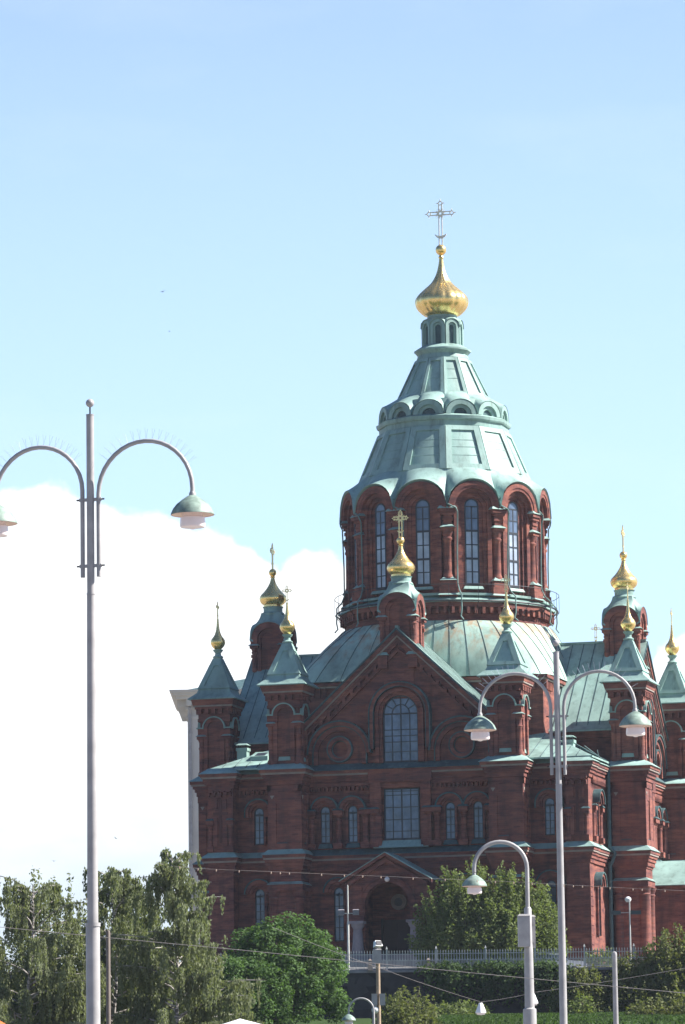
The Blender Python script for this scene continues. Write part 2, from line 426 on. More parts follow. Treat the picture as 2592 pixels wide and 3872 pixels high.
# column (part of the colonnade), one per corner
b = MB().m('brick')
RC = 6.62
b.box(-.62, .62, -.55, .5, 24.2, 24.85); b.box(-.5, .5, -.46, .5, 24.85, 25.35)
b.m('copper').hip((-.62, .62, -.55, .3), .12, 24.28, -.1, 24.5); b.hip((-.46, .46, -.42, .3), .12, 25.3, -.16, 25.55)
b.m('brick'); b.smooth = True
b.lathe([(.42, 25.4), (.36, 25.62), (.31, 25.75), (.29, 28.0), (.36, 28.1), (.36, 28.2), (.30, 28.28), (.36, 28.5), (.42, 28.72)], 14); b.smooth = False
b.box(-.42, .42, -.42, .5, 28.7, 28.95); b.m('copper').hip((-.4, .4, -.4, .3), .14, 28.92, -.12, 29.12)
b.m('brick').box(-.28, .28, -.3, .5, 28.95, 29.4); b.box(-.36, .36, -.38, .5, 29.4, 29.55); b.box(-.28, .28, -.3, .5, 29.55, 29.75)
b.box(-.46, .46, -.44, .5, 29.75, 29.95); b.box(-.58, .58, -.54, .5, 29.95, 30.18); b.m('copper').hip((-.58, .58, -.54, .3), .09, 30.18, -.05, 30.36)
b.m('brick').box(-.24, .24, -.24, .6, 30.3, 31.0)
col0 = None
for k in range(12):
    a = 2*PI*k/12+A15
    p = (RC*math.sin(a), -RC*math.cos(a), 0)
    if col0 is None: col0 = b.build('column', drum, p, a)
    else:
        c = col0.copy(); COL.objects.link(c); c.parent = drum; c.location = p; c.rotation_euler = (0, 0, a)
# downpipes
b = MB().m('pipe_copper'); b.smooth = True
b.lathe([(.10, 30.35), (.22, 30.6), (.26, 31.0), (.2, 31.05)], 8, 0, -.25)
b.tube([(0, -.5, 30.5), (.1, -.62, 30.42), (.55, -.66, 30.2), (.68, -.62, 29.95), (.68, -.5, 29.7), (.62, -.42, 27), (.62, -.42, 25.1), (.72, -.62, 24.6), (.86, -.95, 24.25), (.86, -.98, 23.2), (.8, -.9, 22.8), (.95, -1.1, 22.55)], .05, 7)
p0 = None
for k in range(12):
    a = 2*PI*k/12+A15; p = (RC*math.sin(a), -RC*math.cos(a), 0)
    if p0 is None: p0 = b.build('downpipe', drum, p, a)
    else:
        c = p0.copy(); COL.objects.link(c); c.parent = drum; c.location = p; c.rotation_euler = (0, 0, a)

def window(parent, x, cx, zb, zs, hw, y, cols, zrows, fan=0, glass='glass', bar=.06, arch=True, copper_sill=True):
    """dark framed window with its pane: x = matrix of the wall frame"""
    f = MB().m('frame'); f.x = x
    if arch: f.arch(cx, zs, hw-bar, hw, y-.06, y+.05, zb, 14); topz = zs+hw
    else: f.box(cx-hw, cx-hw+bar, y-.06, y+.05, zb, zs); f.box(cx+hw-bar, cx+hw, y-.06, y+.05, zb, zs); f.box(cx-hw, cx+hw, y-.062, y+.05, zs-bar, zs); topz = zs
    f.box(cx-hw, cx+hw, y-.065, y+.05, zb, zb+bar*1.3)
    for i in range(1, cols):
        xx = cx-hw+2*hw*i/cols; t = bar*.9 if (cols % 2 == 0 and i == cols//2) else bar*.6
        zt = zs if (fan or not arch) else zs+math.sqrt(max(0, hw*hw-(xx-cx)**2))-.02
        if arch and not fan and len(zrows) and cols == 2: zt = zs
        f.box(xx-t/2, xx+t/2, y-.05, y+.04, zb, zt-.002)
    for zr, th in zrows: f.box(cx-hw+.01, cx+hw-.01, y-.055, y+.04, zr-th/2, zr+th/2)
    if fan:
        f.arch(cx, zs, hw*.46, hw*.46+.07, y-.052, y+.04, None, 10)
        for a in (30, 60, 120, 150):
            ca, sa = math.cos(R(a)), math.sin(R(a)); q = .03
            f.prism([(cx+hw*.5*ca-q*sa, zs+hw*.5*sa+q*ca), (cx+hw*.97*ca-q*sa, zs+hw*.97*sa+q*ca), (cx+hw*.97*ca+q*sa, zs+hw*.97*sa-q*ca), (cx+hw*.5*ca+q*sa, zs+hw*.5*sa-q*ca)], y-.048, y+.04)
        f.box(cx-.04, cx+.04, y-.05, y+.04, zs, zs+hw*.97)
    w = f.build('window', parent, (0, 0, DZ) if parent is cath else (0, 0, 0))
    p = MB().m(glass); p.x = x
    if arch: p.disc(cx, zs, hw-.01, y-.015, y+.03, zb+.01)
    else: p.box(cx-hw+.01, cx+hw-.01, y-.015, y+.03, zb+.01, zs-.01)
    p.build('pane', w)
    return w
rowsd = [(30.55, .1), (28.95, .16), (27.1, .16), (29.75, .06), (28.0, .06), (26.1, .06)]
w0 = window(cath, M4(), 0, 25.05, 30.45, .5, -6.33, 2, [(30.4, .09), (28.75, .14), (26.85, .14), (29.6, .07), (27.8, .07), (25.95, .07)], glass='drum_glass_skylit', bar=.095)
p = MB().m('glass'); p.disc(0, 30.45, .48, -6.365, -6.34, 28.8); p.build('pane', w0)  # plain glass on top, only the lower part carries the painted sky light
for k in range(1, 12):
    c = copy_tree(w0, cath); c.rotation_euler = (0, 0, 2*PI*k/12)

# gallery railing round the drum
b = MB().m('iron')
for z, r_ in ((24.95, 7.72),):
    b.tube([(r_*math.cos(2*PI*k/48), r_*math.sin(2*PI*k/48), z) for k in range(49)], .022, 5)
b.tube([(7.62*math.cos(2*PI*k/48), 7.62*math.sin(2*PI*k/48), 23.85) for k in range(49)], .06, 5)
for k in range(24):
    a = 2*PI*k/24; c, s_ = math.cos(a), math.sin(a)
    b.tube([(7.1*c, 7.1*s_, 23.0), (7.72*c, 7.72*s_, 23.85)], .022, 5); b.tube([(7.72*c, 7.72*s_, 23.8), (7.72*c, 7.72*s_, 24.95)], .014, 5)
part(b, 'gallery_railing')

# --- scalloped roofs
def scallop(mb, n, ap, r, zs, rise, rtop, ztop, pw, seg=12, lv=8, over=0.0):
    """n arched fronts rising to an n-gon ring; ap apothem of the fronts"""
    hw = ap*math.tan(PI/n)
    for k in range(n):
        mb.x = face(k, n)
        grid = []
        for j in range(lv+1):
            s_ = j/lv; row = []
            for i in range(seg+1):
                u = -1+2*i/seg
                bx = u*hw; bz = zs+rise*math.sqrt(max(0, 1-u*u))
                tx = u*rtop*math.tan(PI/n)
                yy = -(ap*(1-s_)+rtop*s_); xx = bx*(1-s_)+tx*s_
                zz = bz+(ztop-bz)*(s_**pw)
                row.append((xx, yy, zz))
            grid.append(row)
        vs = [p for row in grid for p in row]; w_ = seg+1
        fs = [(j*w_+i, j*w_+i+1, (j+1)*w_+i+1, (j+1)*w_+i) for j in range(lv) for i in range(seg)]
        # front lip
        o = len(vs); vs += [(x, y+.25, z-.14) for x, y, z in grid[0]]
        fs += [(o+i, o+i+1, i+1, i) for i in range(seg)]
        sm = mb.smooth; mb.smooth = True; mb.add(vs, fs); mb.smooth = sm
    mb.x = Matrix.Identity(4)
b = MB().m('copper')
scallop(b, 12, 7.08, 1.8, 30.38, 1.86, 5.55, 33.35, 1.25)
# lower tent
PH = -PI/2+PI/12
def tent(mb, r0, z0, r1, z1, n=12, inset=.16, m0=.14, m1=.18):
    mb.m('copper').lathe([(r0, z0), (r1, z1)], n, 0, 0, -PI/2+PI/n)
    # raised frame leaves sunk panels: ribs on the edges, bars top and bottom
    for k in range(n):
        mb.x = face(k, n)
        t = math.tan(PI/n); co = math.cos(PI/n)
        def P(u, s_, d):
            ap = (r0+(r1-r0)*s_)*co; nz_ = (r0-r1)*co/(z1-z0)
            q = Vector((0, -1, nz_)).normalized()*d
            return (u*ap*t, -ap+q.y, z0+(z1-z0)*s_+q.z)
        def strip(u0, u1, s0, s1, d, ub0=None, ub1=None):
            ub0 = u0 if ub0 is None else ub0; ub1 = u1 if ub1 is None else ub1
            a = [P(u0, s0, d), P(u1, s0, d), P(ub1, s1, d), P(ub0, s1, d)]; c = [P(u0, s0, -.05), P(u1, s0, -.05), P(ub1, s1, -.05), P(ub0, s1, -.05)]
            mb.add(a+c, [(0,1,2,3),(0,4,5,1),(1,5,6,2),(2,6,7,3),(3,7,4,0)])
        d = .11
        strip(-1, -.72, 0, 1, d, ub1=-.66); strip(.72, 1, 0, 1, d, ub0=.66)
        strip(-.73, .73, 0, m0, d-.004, -.73, .73); strip(-.7, .7, 1-m1, 1, d-.004, -.67, .67)
        mb.m('copper')
        for s_ in ((.33, .52, .68) if r0 > 4 else (.45, .7)): strip(-.72, .72, s_, s_+.012, .02)
        # seam at the corner ridge
        mb.m('copper')
    mb.x = Matrix.Identity(4)
tent(b, 5.86, 33.05, 4.52, 36.25, m0=.12, m1=.10)
for (r_, z0, z1, r1) in ((4.55, 36.2, 36.32, 4.6), (4.48, 36.32, 36.7, 4.5), (4.6, 36.7, 36.8, 4.66), (4.66, 36.8, 37.0, 4.7), (4.7, 37.0, 37.14, 4.4)):
    ngon(b, r_, z0, z1, 12, r1)
ngon(b, 4.15, 37.0, 38.3, 12, 3.9)
for k in range(12):
    b.x = face(k, 12)
    b.arch(0, 37.12, .74, 1.08, -4.36, -3.6, None, 14, .92); b.arch(0, 37.12, .48, .76, -4.2, -3.6, None, 12, .92)
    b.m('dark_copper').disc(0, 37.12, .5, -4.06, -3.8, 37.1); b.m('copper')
b.x = Matrix.Identity(4)
scallop(b, 12, 4.38, 1.1, 37.14, 1.02, 2.98, 38.95, 1.15, 10, 6)
tent(b, 3.22, 38.6, 1.86, 41.45, m0=.10, m1=.08)
for (r_, z0, z1, r1) in ((1.9, 41.4, 41.52, 1.95), (1.84, 41.52, 41.85, 1.74), (1.74, 41.85, 42.1, 1.95), (1.98, 42.1, 42.22, 1.98), (1.98, 42.22, 42.55, 1.42)):
    ngon(b, r_, z0, z1, 12, r1)
part(b, 'tent_roof')
# --- lantern
b = MB().m('copper')
b.lathe([(1.22, 42.3), (1.22, 44.0), (1.05, 44.5)], 8, 0, 0, -PI/2+PI/8)
for k in range(8):
    b.x = face(k, 8)
    b.arch(0, 43.75, .32, .52, -1.36, -1.0, 42.4, 12); b.arch(0, 43.7, .2, .34, -1.24, -1.0, 42.45, 10)
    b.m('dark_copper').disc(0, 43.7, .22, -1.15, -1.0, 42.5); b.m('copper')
b.x = Matrix.Identity(4)
scallop(b, 8, 1.42, .56, 43.78, .55, 1.02, 44.5, 1.0, 10, 4)
b.lathe([(1.0, 44.3), (1.04, 44.75)], 24)
part(b, 'lantern')

# --- golden domes and crosses
def onion(mb, prof, n=48, ribs=0, amp=.02):
    vs = []; fs = []
    for r, z in prof:
        for k in range(n):
            a = 2*PI*k/n; rr = r
            if ribs: rr = r*(1-amp*(abs(math.cos(ribs*a/2))**8))
            vs.append((rr*math.cos(a), rr*math.sin(a), z))
    for i in range(len(prof)-1):
        for k in range(n):
            k2 = (k+1) % n; fs.append((i*n+k, i*n+k2, (i+1)*n+k2, (i+1)*n+k))
    fs += [tuple(range(n-1, -1, -1)), tuple(range((len(prof)-1)*n, len(prof)*n))]
    s = mb.smooth; mb.smooth = True; mb.add(vs, fs); mb.smooth = s
def smoothp(pts, m=4):
    out = []
    for i in range(len(pts)-1):
        p0 = pts[max(i-1, 0)]; p1 = pts[i]; p2 = pts[i+1]; p3 = pts[min(i+2, len(pts)-1)]
        for j in range(m):
            t_ = j/m
            out.append(tuple(.5*((2*p1[q])+(-p0[q]+p2[q])*t_+(2*p0[q]-5*p1[q]+4*p2[q]-p3[q])*t_*t_+(-p0[q]+3*p1[q]-3*p2[q]+p3[q])*t_**3) for q in (0, 1)))
    return out+[pts[-1]]
def ball(z, r): return [(max(.01, r*math.sin(PI*i/12)), z-r*math.cos(PI*i/12)) for i in range(13)]
b = MB().m('gold')
onion(b, smoothp([(1.08, 44.68), (1.36, 44.82), (1.72, 45.2), (1.87, 45.66), (1.74, 46.05), (1.30, 46.5), (.80, 46.95), (.52, 47.35), (.34, 47.75), (.22, 48.2), (.15, 48.65), (.14, 48.8)]), 96, 16, .035)
b.smooth = True; b.lathe([(.14, 48.75), (.19, 48.85), (.14, 48.95), (.12, 49.05)], 16); b.lathe(ball(49.38, .38), 24); b.smooth = False
part(b, 'golden_dome')
def cross(mb, z0, z1, hw, t, fine=True):
    """outline cross with open-work ends, crescent at the foot; in the local x,z plane"""
    H = z1-z0; ca = z0+H*.69; y0, y1 = -t*.35, t*.35
    g = t*1.1
    for sx in (-1, 1): mb.box(sx*g-t*.35, sx*g+t*.35, y0, y1, z0, z1-H*.12)
    for sz in (-1, 1): mb.box(-hw*.78, hw*.78, y0*.98, y1*.98, ca+sz*g-t*.35, ca+sz*g+t*.35)
    mb.ring(0, ca, t*1.3, t*2.4, y0*1.1, y1*1.1, 16)
    for (ex, ez, dx, dz) in ((0, z1-H*.09, 0, 1), (-hw*.86, ca, -1, 0), (hw*.86, ca, 1, 0)):
        q = hw*.17
        mb.ring(ex, ez, q*.62, q*1.0, y0*1.05, y1*1.05, 4 if not fine else 12)
        for (ax, az_) in ((0, 1), (0, -1), (1, 0), (-1, 0)):
            if (ax, az_) == (-dx, -dz): continue
            mb.prism([(ex+ax*q*.9-az_*t*.45, ez+az_*q*.9-ax*t*.45), (ex+ax*q*.9+az_*t*.45, ez+az_*q*.9+ax*t*.45), (ex+ax*q*2.0, ez+az_*q*2.0)], y0*.9, y1*.9)
    # crescent
    n = 10; zc = z0+H*.16+hw*.42; ro = hw*.46
    o = [(ro*math.sin(a), zc-ro*math.cos(a)) for a in [R(-75+150*i/n) for i in range(n+1)]]
    i_ = [(ro*math.sin(a)*(1.0), zc-ro*math.cos(a)*(.55)+0.0) for a in [R(-75+150*i/n) for i in range(n+1)]]
    i_[0] = o[0]; i_[-1] = o[-1]
    mb.band(o, i_, y0*1.12, y1*1.12)
    if fine:
        for k in range(16):
            a = 2*PI*k/16+.2; mb.prism([(t*2.2*math.cos(a)-t*.18*math.sin(a), ca+t*2.2*math.sin(a)+t*.18*math.cos(a)), (t*2.2*math.cos(a)+t*.18*math.sin(a), ca+t*2.2*math.sin(a)-t*.18*math.cos(a)), (t*4.4*math.cos(a), ca+t*4.4*math.sin(a))], y0*.6, y1*.6)
b = MB().m('glare_gilt'); cross(b, 49.7, 53.0, .95, .10)
part(b, 'cross', rz=0)

# --- one arm: facade, roof, bell gable, two towers, windows
def rz_(u): return 21.3-.935*abs(u)
SL = .935
def cornice(b, r, z, dz=0, big=1.0):
    b.m('brick').rect(r, .10*big, z-1.0+dz, z-.72+dz); b.rect(r, .2*big, z-.72+dz, z-.5+dz); b.rect(r, .3*big, z-.5+dz, z-.32+dz)
    b.m('trim').rect(r, .40*big, z-.32+dz, z-.2+dz); b.m('brick').rect(r, .46*big, z-.2+dz, z+dz)
    b.m('copper').hip(r, .56*big, z+dz, -.02, z+.40+dz)
def arcade(b, x0, x1, y, z, st=.3):
    n = max(1, round((x1-x0)/st)); st = (x1-x0)/n
    b.m('brick')
    for i in range(n): b.arch(x0+(i+.5)*st, z, st*.28, st*.5, y-.24, y+.02, z-.18, 6)
    b.box(x0, x1, y-.242, y+.02, z+st*.45, z+st*.45+.16)
b = MB().m('brick')
YW = -13.4
b.prism([(-6.35, -1.1), (6.35, -1.1), (6.35, rz_(6.35)-.2), (0, rz_(0)-.2), (-6.35, rz_(6.35)-.2)], YW, -5)
# raking cornice
def rake(mt, d0, d1, p, uo=6.9):
    b.m(mt).prism([(-uo, rz_(uo)-d1), (0, rz_(0)-d1), (uo, rz_(uo)-d1), (uo, rz_(uo)-d0), (0, rz_(0)-d0), (-uo, rz_(uo)-d0)], YW-p, YW+.3)
rake('dark_copper', -.06, .07, .62); rake('brick', .07, .42, .52); rake('trim', .42, .56, .44); rake('brick', .56, .78, .34); rake('brick', 1.25, 1.5, .24, 6.3)
rake('brick', .78, 1.0, .28, 6.3)
b.m('brick')
for i in range(9):
    for s_ in (-1, 1):
        u = s_*(1.6+i*.53)
        b.prism([(u-.11, rz_(u)-1.28), (u+.11, rz_(u)-1.28), (u+.11, rz_(u)-.95), (u-.11, rz_(u)-.95)], YW-.3, YW+.02)
# gable window surround
cx = .09
b.arch(cx, 15.72, 1.2, 1.42, YW-.28, YW+.05, 12.5, 20); b.arch(cx, 15.72, 1.42, 1.62, YW-.42, YW+.05, 12.5, 20); b.arch(cx, 15.72, 1.62, 1.78, YW-.2, YW+.05, 12.5, 20)
b.arch(cx, 15.72, 1.78, 2.02, YW-.5, YW+.05, 13.4, 20); b.m('dark_copper').arch(cx, 15.72, 2.02, 2.1, YW-.56, YW+.05, 13.4, 20); b.arch(cx, 15.72, 1.76, 1.80, YW-.51, YW+.05, 13.4, 20)
# side niches with medallion
for cxn in (-4.05, 4.22):
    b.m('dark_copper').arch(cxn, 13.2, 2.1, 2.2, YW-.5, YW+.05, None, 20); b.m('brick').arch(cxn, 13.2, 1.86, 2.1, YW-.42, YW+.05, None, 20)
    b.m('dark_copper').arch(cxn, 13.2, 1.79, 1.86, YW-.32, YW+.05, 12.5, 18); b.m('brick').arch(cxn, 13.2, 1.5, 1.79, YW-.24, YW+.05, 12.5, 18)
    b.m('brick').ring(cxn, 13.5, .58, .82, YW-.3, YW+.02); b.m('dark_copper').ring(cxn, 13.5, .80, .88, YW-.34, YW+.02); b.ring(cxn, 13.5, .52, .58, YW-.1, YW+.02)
# upper cornice, dentil arcade, piers beside the tall window
cornice(b, (-6.2, 6.2, YW, -12.5), 12.08)
b.m('dark_copper').hip((-6.2, 6.2, YW, -12.5), .57, 12.085, -.02, 12.56)  # darker copper over the ledge puts its shade into the colour
for x0, x1 in ((-6.1, -2.0), (2.1, 6.1)): arcade(b, x0, x1, YW, 10.95)
b.m('brick')
for x0, x1 in ((-2.0, -1.25), (1.42, 2.1)): b.box(x0, x1, YW-.42, YW, 6.9, 11.2)
b.box(-2.1, 2.2, YW-.47, YW, 11.2, 11.95)
b.box(-1.3, 1.45, YW-.3, YW, 10.83, 11.22)
# paired windows: hoods, imposts and half columns
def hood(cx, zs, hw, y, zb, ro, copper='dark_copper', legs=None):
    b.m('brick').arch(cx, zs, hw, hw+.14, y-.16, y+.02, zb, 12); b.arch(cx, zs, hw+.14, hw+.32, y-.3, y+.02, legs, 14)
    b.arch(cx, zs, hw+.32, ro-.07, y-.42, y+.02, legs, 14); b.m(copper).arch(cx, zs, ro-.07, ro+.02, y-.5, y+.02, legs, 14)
for cxw in (-5.12, -3.25, 3.35, 5.22):
    hood(cxw, 9.45, .32, YW, 7.35, .95)
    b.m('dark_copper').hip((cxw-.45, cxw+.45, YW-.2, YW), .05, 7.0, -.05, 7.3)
def halfcol(x, y, z0, z1, r=.2, mt='brick'):
    b.m(mt).box(x-r*1.5, x+r*1.5, y-r*1.6, y+.05, z0, z0+.35); b.box(x-r*1.6, x+r*1.6, y-r*1.7, y+.05, z1-.3, z1)
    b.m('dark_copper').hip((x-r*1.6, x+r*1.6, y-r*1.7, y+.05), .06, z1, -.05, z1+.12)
    b.m(mt); b.smooth = True; b.lathe([(r*1.2, z0+.35), (r, z0+.5), (r, z1-.65), (r*1.15, z1-.55), (r, z1-.5), (r*1.5, z1-.3)], 10, x, y); b.smooth = False
for x in (-6.05, -4.19, -2.35, -1.72, 1.9, 2.5, 4.29, 6.1): halfcol(x, YW-.24, 6.95, 9.45)
# lower cornice
b.m('brick').box(-6.2, 6.2, YW-.18, -12.6, 5.5, 5.75)
cornice(b, (-6.2, 6.2, YW, -12.5), 6.5, .004, .9); b.m('dark_copper').hip((-6.2, 6.2, YW, -12.5), .51, 6.508, -.02, 6.95)  # lower ledge likewise: shade painted as darker copper
b.m('copper').hip((-1.35, 1.5, YW-.1, YW+.1), .45, 6.9, 0, 7.4)
for cxw in (-4.27, 4.4):
    hood(cxw, 4.1, .33, YW, .9, .98)
facade = part(b, 'facade')
wins = []
wins.append(window(cath, M4(), cx, 12.5, 15.72, 1.2, YW-.02, 4, [(15.7, .1), (14.65, .05), (13.85, .05), (14.25, .05), (13.2, .05)], fan=1, bar=.09))
wins.append(window(cath, M4(), .07, 7.42, 10.8, 1.2, YW-.02, 4, [(10.35, .05), (9.55, .06), (8.75, .05), (7.98, .05), (10.6, .04)], arch=False, bar=.09))
for cxw in (-5.12, -3.25, 3.35, 5.22): wins.append(window(cath, M4(), cxw, 7.33, 9.45, .32, YW-.02, 2, [(9.3, .12), (8.8, .045), (8.3, .045), (7.8, .045)]))
for cxw in (-4.27, 4.4): wins.append(window(cath, M4(), cxw, .9, 4.1, .33, YW-.02, 2, [(3.95, .14), (3.2, .05), (2.5, .05), (1.8, .05)]))

# arm roof
b = MB()
def slope(mb, s_, u0, u1, y0, y1, th=.1, mt='copper'):
    mb.m(mt)
    pts = [(s_*u0, rz_(u0)), (s_*u1, rz_(u1)), (s_*u1, rz_(u1)+th), (s_*u0, rz_(u0)+th)]
    mb.prism(pts if s_ > 0 else pts[::-1], y0, y1)
for s_ in (-1, 1):
    slope(b, s_, 0, 6.75, -13.95, -6.2)
    # eave kick
    b.m('copper'); pts = [(s_*6.75, rz_(6.75)), (s_*7.2, rz_(6.75)-.3), (s_*7.2, rz_(6.75)-.2), (s_*6.75, rz_(6.75)+.1)]
    b.prism(pts if s_ > 0 else pts[::-1], -13.4, -6.2)
    b.m('dark_copper')
    for i in range(10):
        y = -13.5+i*.78
        b.prism([(s_*.05, rz_(.05)+.09), (s_*6.7, rz_(6.7)+.09), (s_*6.7, rz_(6.7)+.15), (s_*.05, rz_(.05)+.15)], y-.014, y+.014)
    b.m('brick').box(min(s_*6.3, s_*6.7), max(s_*6.3, s_*6.7), -13.2, -8, 14.3, 14.75); b.m('trim').box(min(s_*6.3, s_*6.8), max(s_*6.3, s_*6.8), -13.2, -8, 14.75, 14.84)
b.m('copper').box(-.1, .1, -13.9, -6.5, rz_(0)+.05, rz_(0)+.2)
roof = part(b, 'arm_roof')

# bell gable on the arm end
b = MB().m('brick')
h = 1.02
b.box(-h, h, -h, h, -3.6, 2.3)
for s_ in (-1, 1):
    for t_ in (-1, 1):
        b.m('brick'); b.smooth = True; b.lathe([(.26, -.6), (.2, -.4), (.19, 1.25), (.25, 1.35), (.2, 1.45), (.27, 1.62)], 10, s_*(h+.02), t_*(h+.02)); b.smooth = False
        b.box(s_*(h+.02)-.3, s_*(h+.02)+.3, t_*(h+.02)-.3, t_*(h+.02)+.3, 1.62, 1.82); b.m('copper').hip((s_*(h+.02)-.3, s_*(h+.02)+.3, t_*(h+.02)-.3, t_*(h+.02)+.3), .1, 1.82, -.2, 2.05)
        b.m('brick').box(s_*h-.32, s_*h+.32, t_*h-.32, t_*h+.32, -1.6, -.6); b.m('copper').hip((s_*h-.32, s_*h+.32, t_*h-.32, t_*h+.32), .1, -.72, -.05, -.52)
for k in range(4):
    b.x = face(k, 4); b.m('brick')
    b.arch(0, 2.2, .8, 1.24, -1.3, -.9, 1.85, 14); b.arch(0, 2.2, .55, .82, -1.15, -.9, -.9, 12); b.disc(0, 2.2, 1.1, -1.06, -.7, 1.6)
    b.box(-1.3, -.75, -1.12, -.9, 1.0, 1.2)
b.x = Matrix.Identity(4)
BG = (0, -12.45, 20.3)
bell = part(b, 'bell_gable', loc=BG)
b = MB().m('copper')
scallop(b, 4, 1.34, 1.3, 2.22, 1.22, .66, 4.15, 1.55, 14, 8)
b.smooth = True
b.lathe([(.74, 3.95), (.82, 4.1), (.74, 4.2), (.66, 4.25), (.66, 4.5), (.74, 4.6), (.5, 4.62)], 20); b.smooth = False
b.build('ogee_roof', bell)
b = MB().m('gold'); z = 4.6
b.smooth = True; b.lathe([(.60, z-.05), (.66, z), (.66, z+.14), (.6, z+.16)], 24); b.smooth = False
onion(b, smoothp([(.62, z+.12), (.84, z+.3), (.94, z+.58), (.86, z+.82), (.60, z+1.1), (.38, z+1.4), (.22, z+1.7), (.14, z+2.0), (.13, z+2.12)]), 48, 12, .02)
b.smooth = True; b.lathe([(.12, z+2.05), (.19, z+2.1), (.14, z+2.16), (.12, z+2.2)], 14); b.lathe(ball(z+2.42, .27), 18); b.smooth = False
b.build('golden_dome', bell)
b = MB().m('gold_cross'); cross(b, z+2.66, z+4.5, .5, .085); b.build('cross', bell)

# corner tower
b = MB(); b.m('brick')
b.box(-1.0, 1.0, -1.0, 1.0, -1.2, 18)
b.box(-1.16, 1.16, -1.16, 1.16, 6.3, 7.3)
b.m('brick')
q = 1.24
# lower storey: round corner columns
for sx in (-1, 1):
    for sy in (-1, 1):
        b.m('brick'); b.smooth = True; b.lathe([(.42, -1.2), (.42, -.3), (.34, -.1), (.34, 3.6), (.4, 3.7), (.34, 3.8), (.5, 4.2)], 12, sx*.85, sy*.85); b.smooth = False
b.box(-1.18, 1.18, -1.18, 1.18, 4.2, 4.7); b.m('copper').hip((-1.18, 1.18, -1.18, 1.18), .08, 4.62, -.2, 4.85)
b.m('brick').box(-1.04, 1.04, -1.04, 1.04, 4.7, 5.4); b.box(-1.1, 1.1, -1.1, 1.1, 5.4, 5.9)
cornice(b, (-1.12, 1.12, -1.12, 1.12), 6.55, .008, .75)
# middle storey: strips and sunk panel on each face
b.m('brick').box(-1.075, 1.075, -1.075, 1.075, 6.5, 11.4)
for k in range(4):
    b.x = face(k, 4); b.m('brick')
    b.box(-1.14, -.58, -1.142, -.9, 6.6, 10.7); b.box(.16, 1.135, -1.145, -.9, 6.6, 10.7); b.box(-.59, .17, -1.12, -.9, 9.9, 10.7)
    b.box(-1.18, 1.18, -1.18, -.9, 10.7, 11.1); b.m('trim').prism([(-1.0, 10.45), (-.7, 10.45), (-.85, 10.2)], -1.17, -1.1)
    b.m('dark_copper').hip((-.58, .16, -1.1, -.95), .02, 7.2, -.05, 7.45)
b.x = Matrix.Identity(4)
cornice(b, (-1.14, 1.14, -1.14, 1.14), 12.12, .006, 1.0)
# upper shaft: corner columns, arched niches with copper hoods
h = .9
for sx in (-1, 1):
    for sy in (-1, 1):
        b.m('brick'); b.smooth = True; b.lathe([(.3, 12.3), (.3, 12.7), (.22, 12.85), (.21, 14.3), (.26, 14.4), (.21, 14.5), (.21, 14.8), (.3, 15.0)], 10, sx*h, sy*h); b.smooth = False
        b.box(sx*h-.3, sx*h+.3, sy*h-.3, sy*h+.3, 15.0, 15.2); b.m('copper').hip((sx*h-.3, sx*h+.3, sy*h-.3, sy*h+.3), .08, 15.2, -.1, 15.34)
        b.m('brick').box(sx*h-.24, sx*h+.24, sy*h-.24, sy*h+.24, 15.3, 15.8)
for k in range(4):
    b.x = face(k, 4); b.m('brick')
    b.arch(0, 15.75, .45, .72, -1.16, -.9, 12.6, 12); b.box(-1.14, 1.14, -1.14, -.9, 16.2, 16.4)
    b.m('copper').arch(0, 15.75, .72, .80, -1.26, -.9, 15.7, 12)
    for sx in (-1, 1): b.box(min(sx*.76, sx*1.2), max(sx*.76, sx*1.2), -1.24, -.85, 15.72, 15.8)
    b.m('copper').hip((-.4, .4, -1.05, -.9), .02, 12.75, -.02, 13.0)
    b.m('brick')
    for i in range(5): xx = -.96+i*.48; b.box(xx-.12, xx+.12, -1.27, -.9, 16.72, 17.05)
b.x = Matrix.Identity(4)
b.m('brick').box(-1.1, 1.1, -1.1, 1.1, 16.3, 16.75); b.box(-1.3, 1.3, -1.3, 1.3, 17.05, 17.2); b.m('trim').box(-1.38, 1.38, -1.38, 1.38, 17.2, 17.3); b.m('brick').hip((-1.0, 1.0, -1.0, 1.0), .4, 17.3, .5, 17.68)
TW = [(-7.38, -14.2), (7.52, -14.2)]
tower = part(b, 'corner_tower', loc=(TW[0][0], TW[0][1], 0))
b = MB().m('copper')
b.add([(x*1.68, y*1.68, 17.68) for x, y in ((-1,-1),(1,-1),(1,1),(-1,1))]+[(x*1.68, y*1.68, 17.74) for x, y in ((-1,-1),(1,-1),(1,1),(-1,1))]+[(x*1.18, y*1.18, 18.16) for x, y in ((-1,-1),(1,-1),(1,1),(-1,1))]+[(x*1.08, y*1.08, 18.42) for x, y in ((-1,-1),(1,-1),(1,1),(-1,1))]+[(x*.24, y*.24, 20.55) for x, y in ((-1,-1),(1,-1),(1,1),(-1,1))],
      [(0,3,2,1)]+[(4*j+i, 4*j+(i+1)%4, 4*j+4+(i+1)%4, 4*j+4+i) for j in range(4) for i in range(4)]+[(16,17,18,19)])
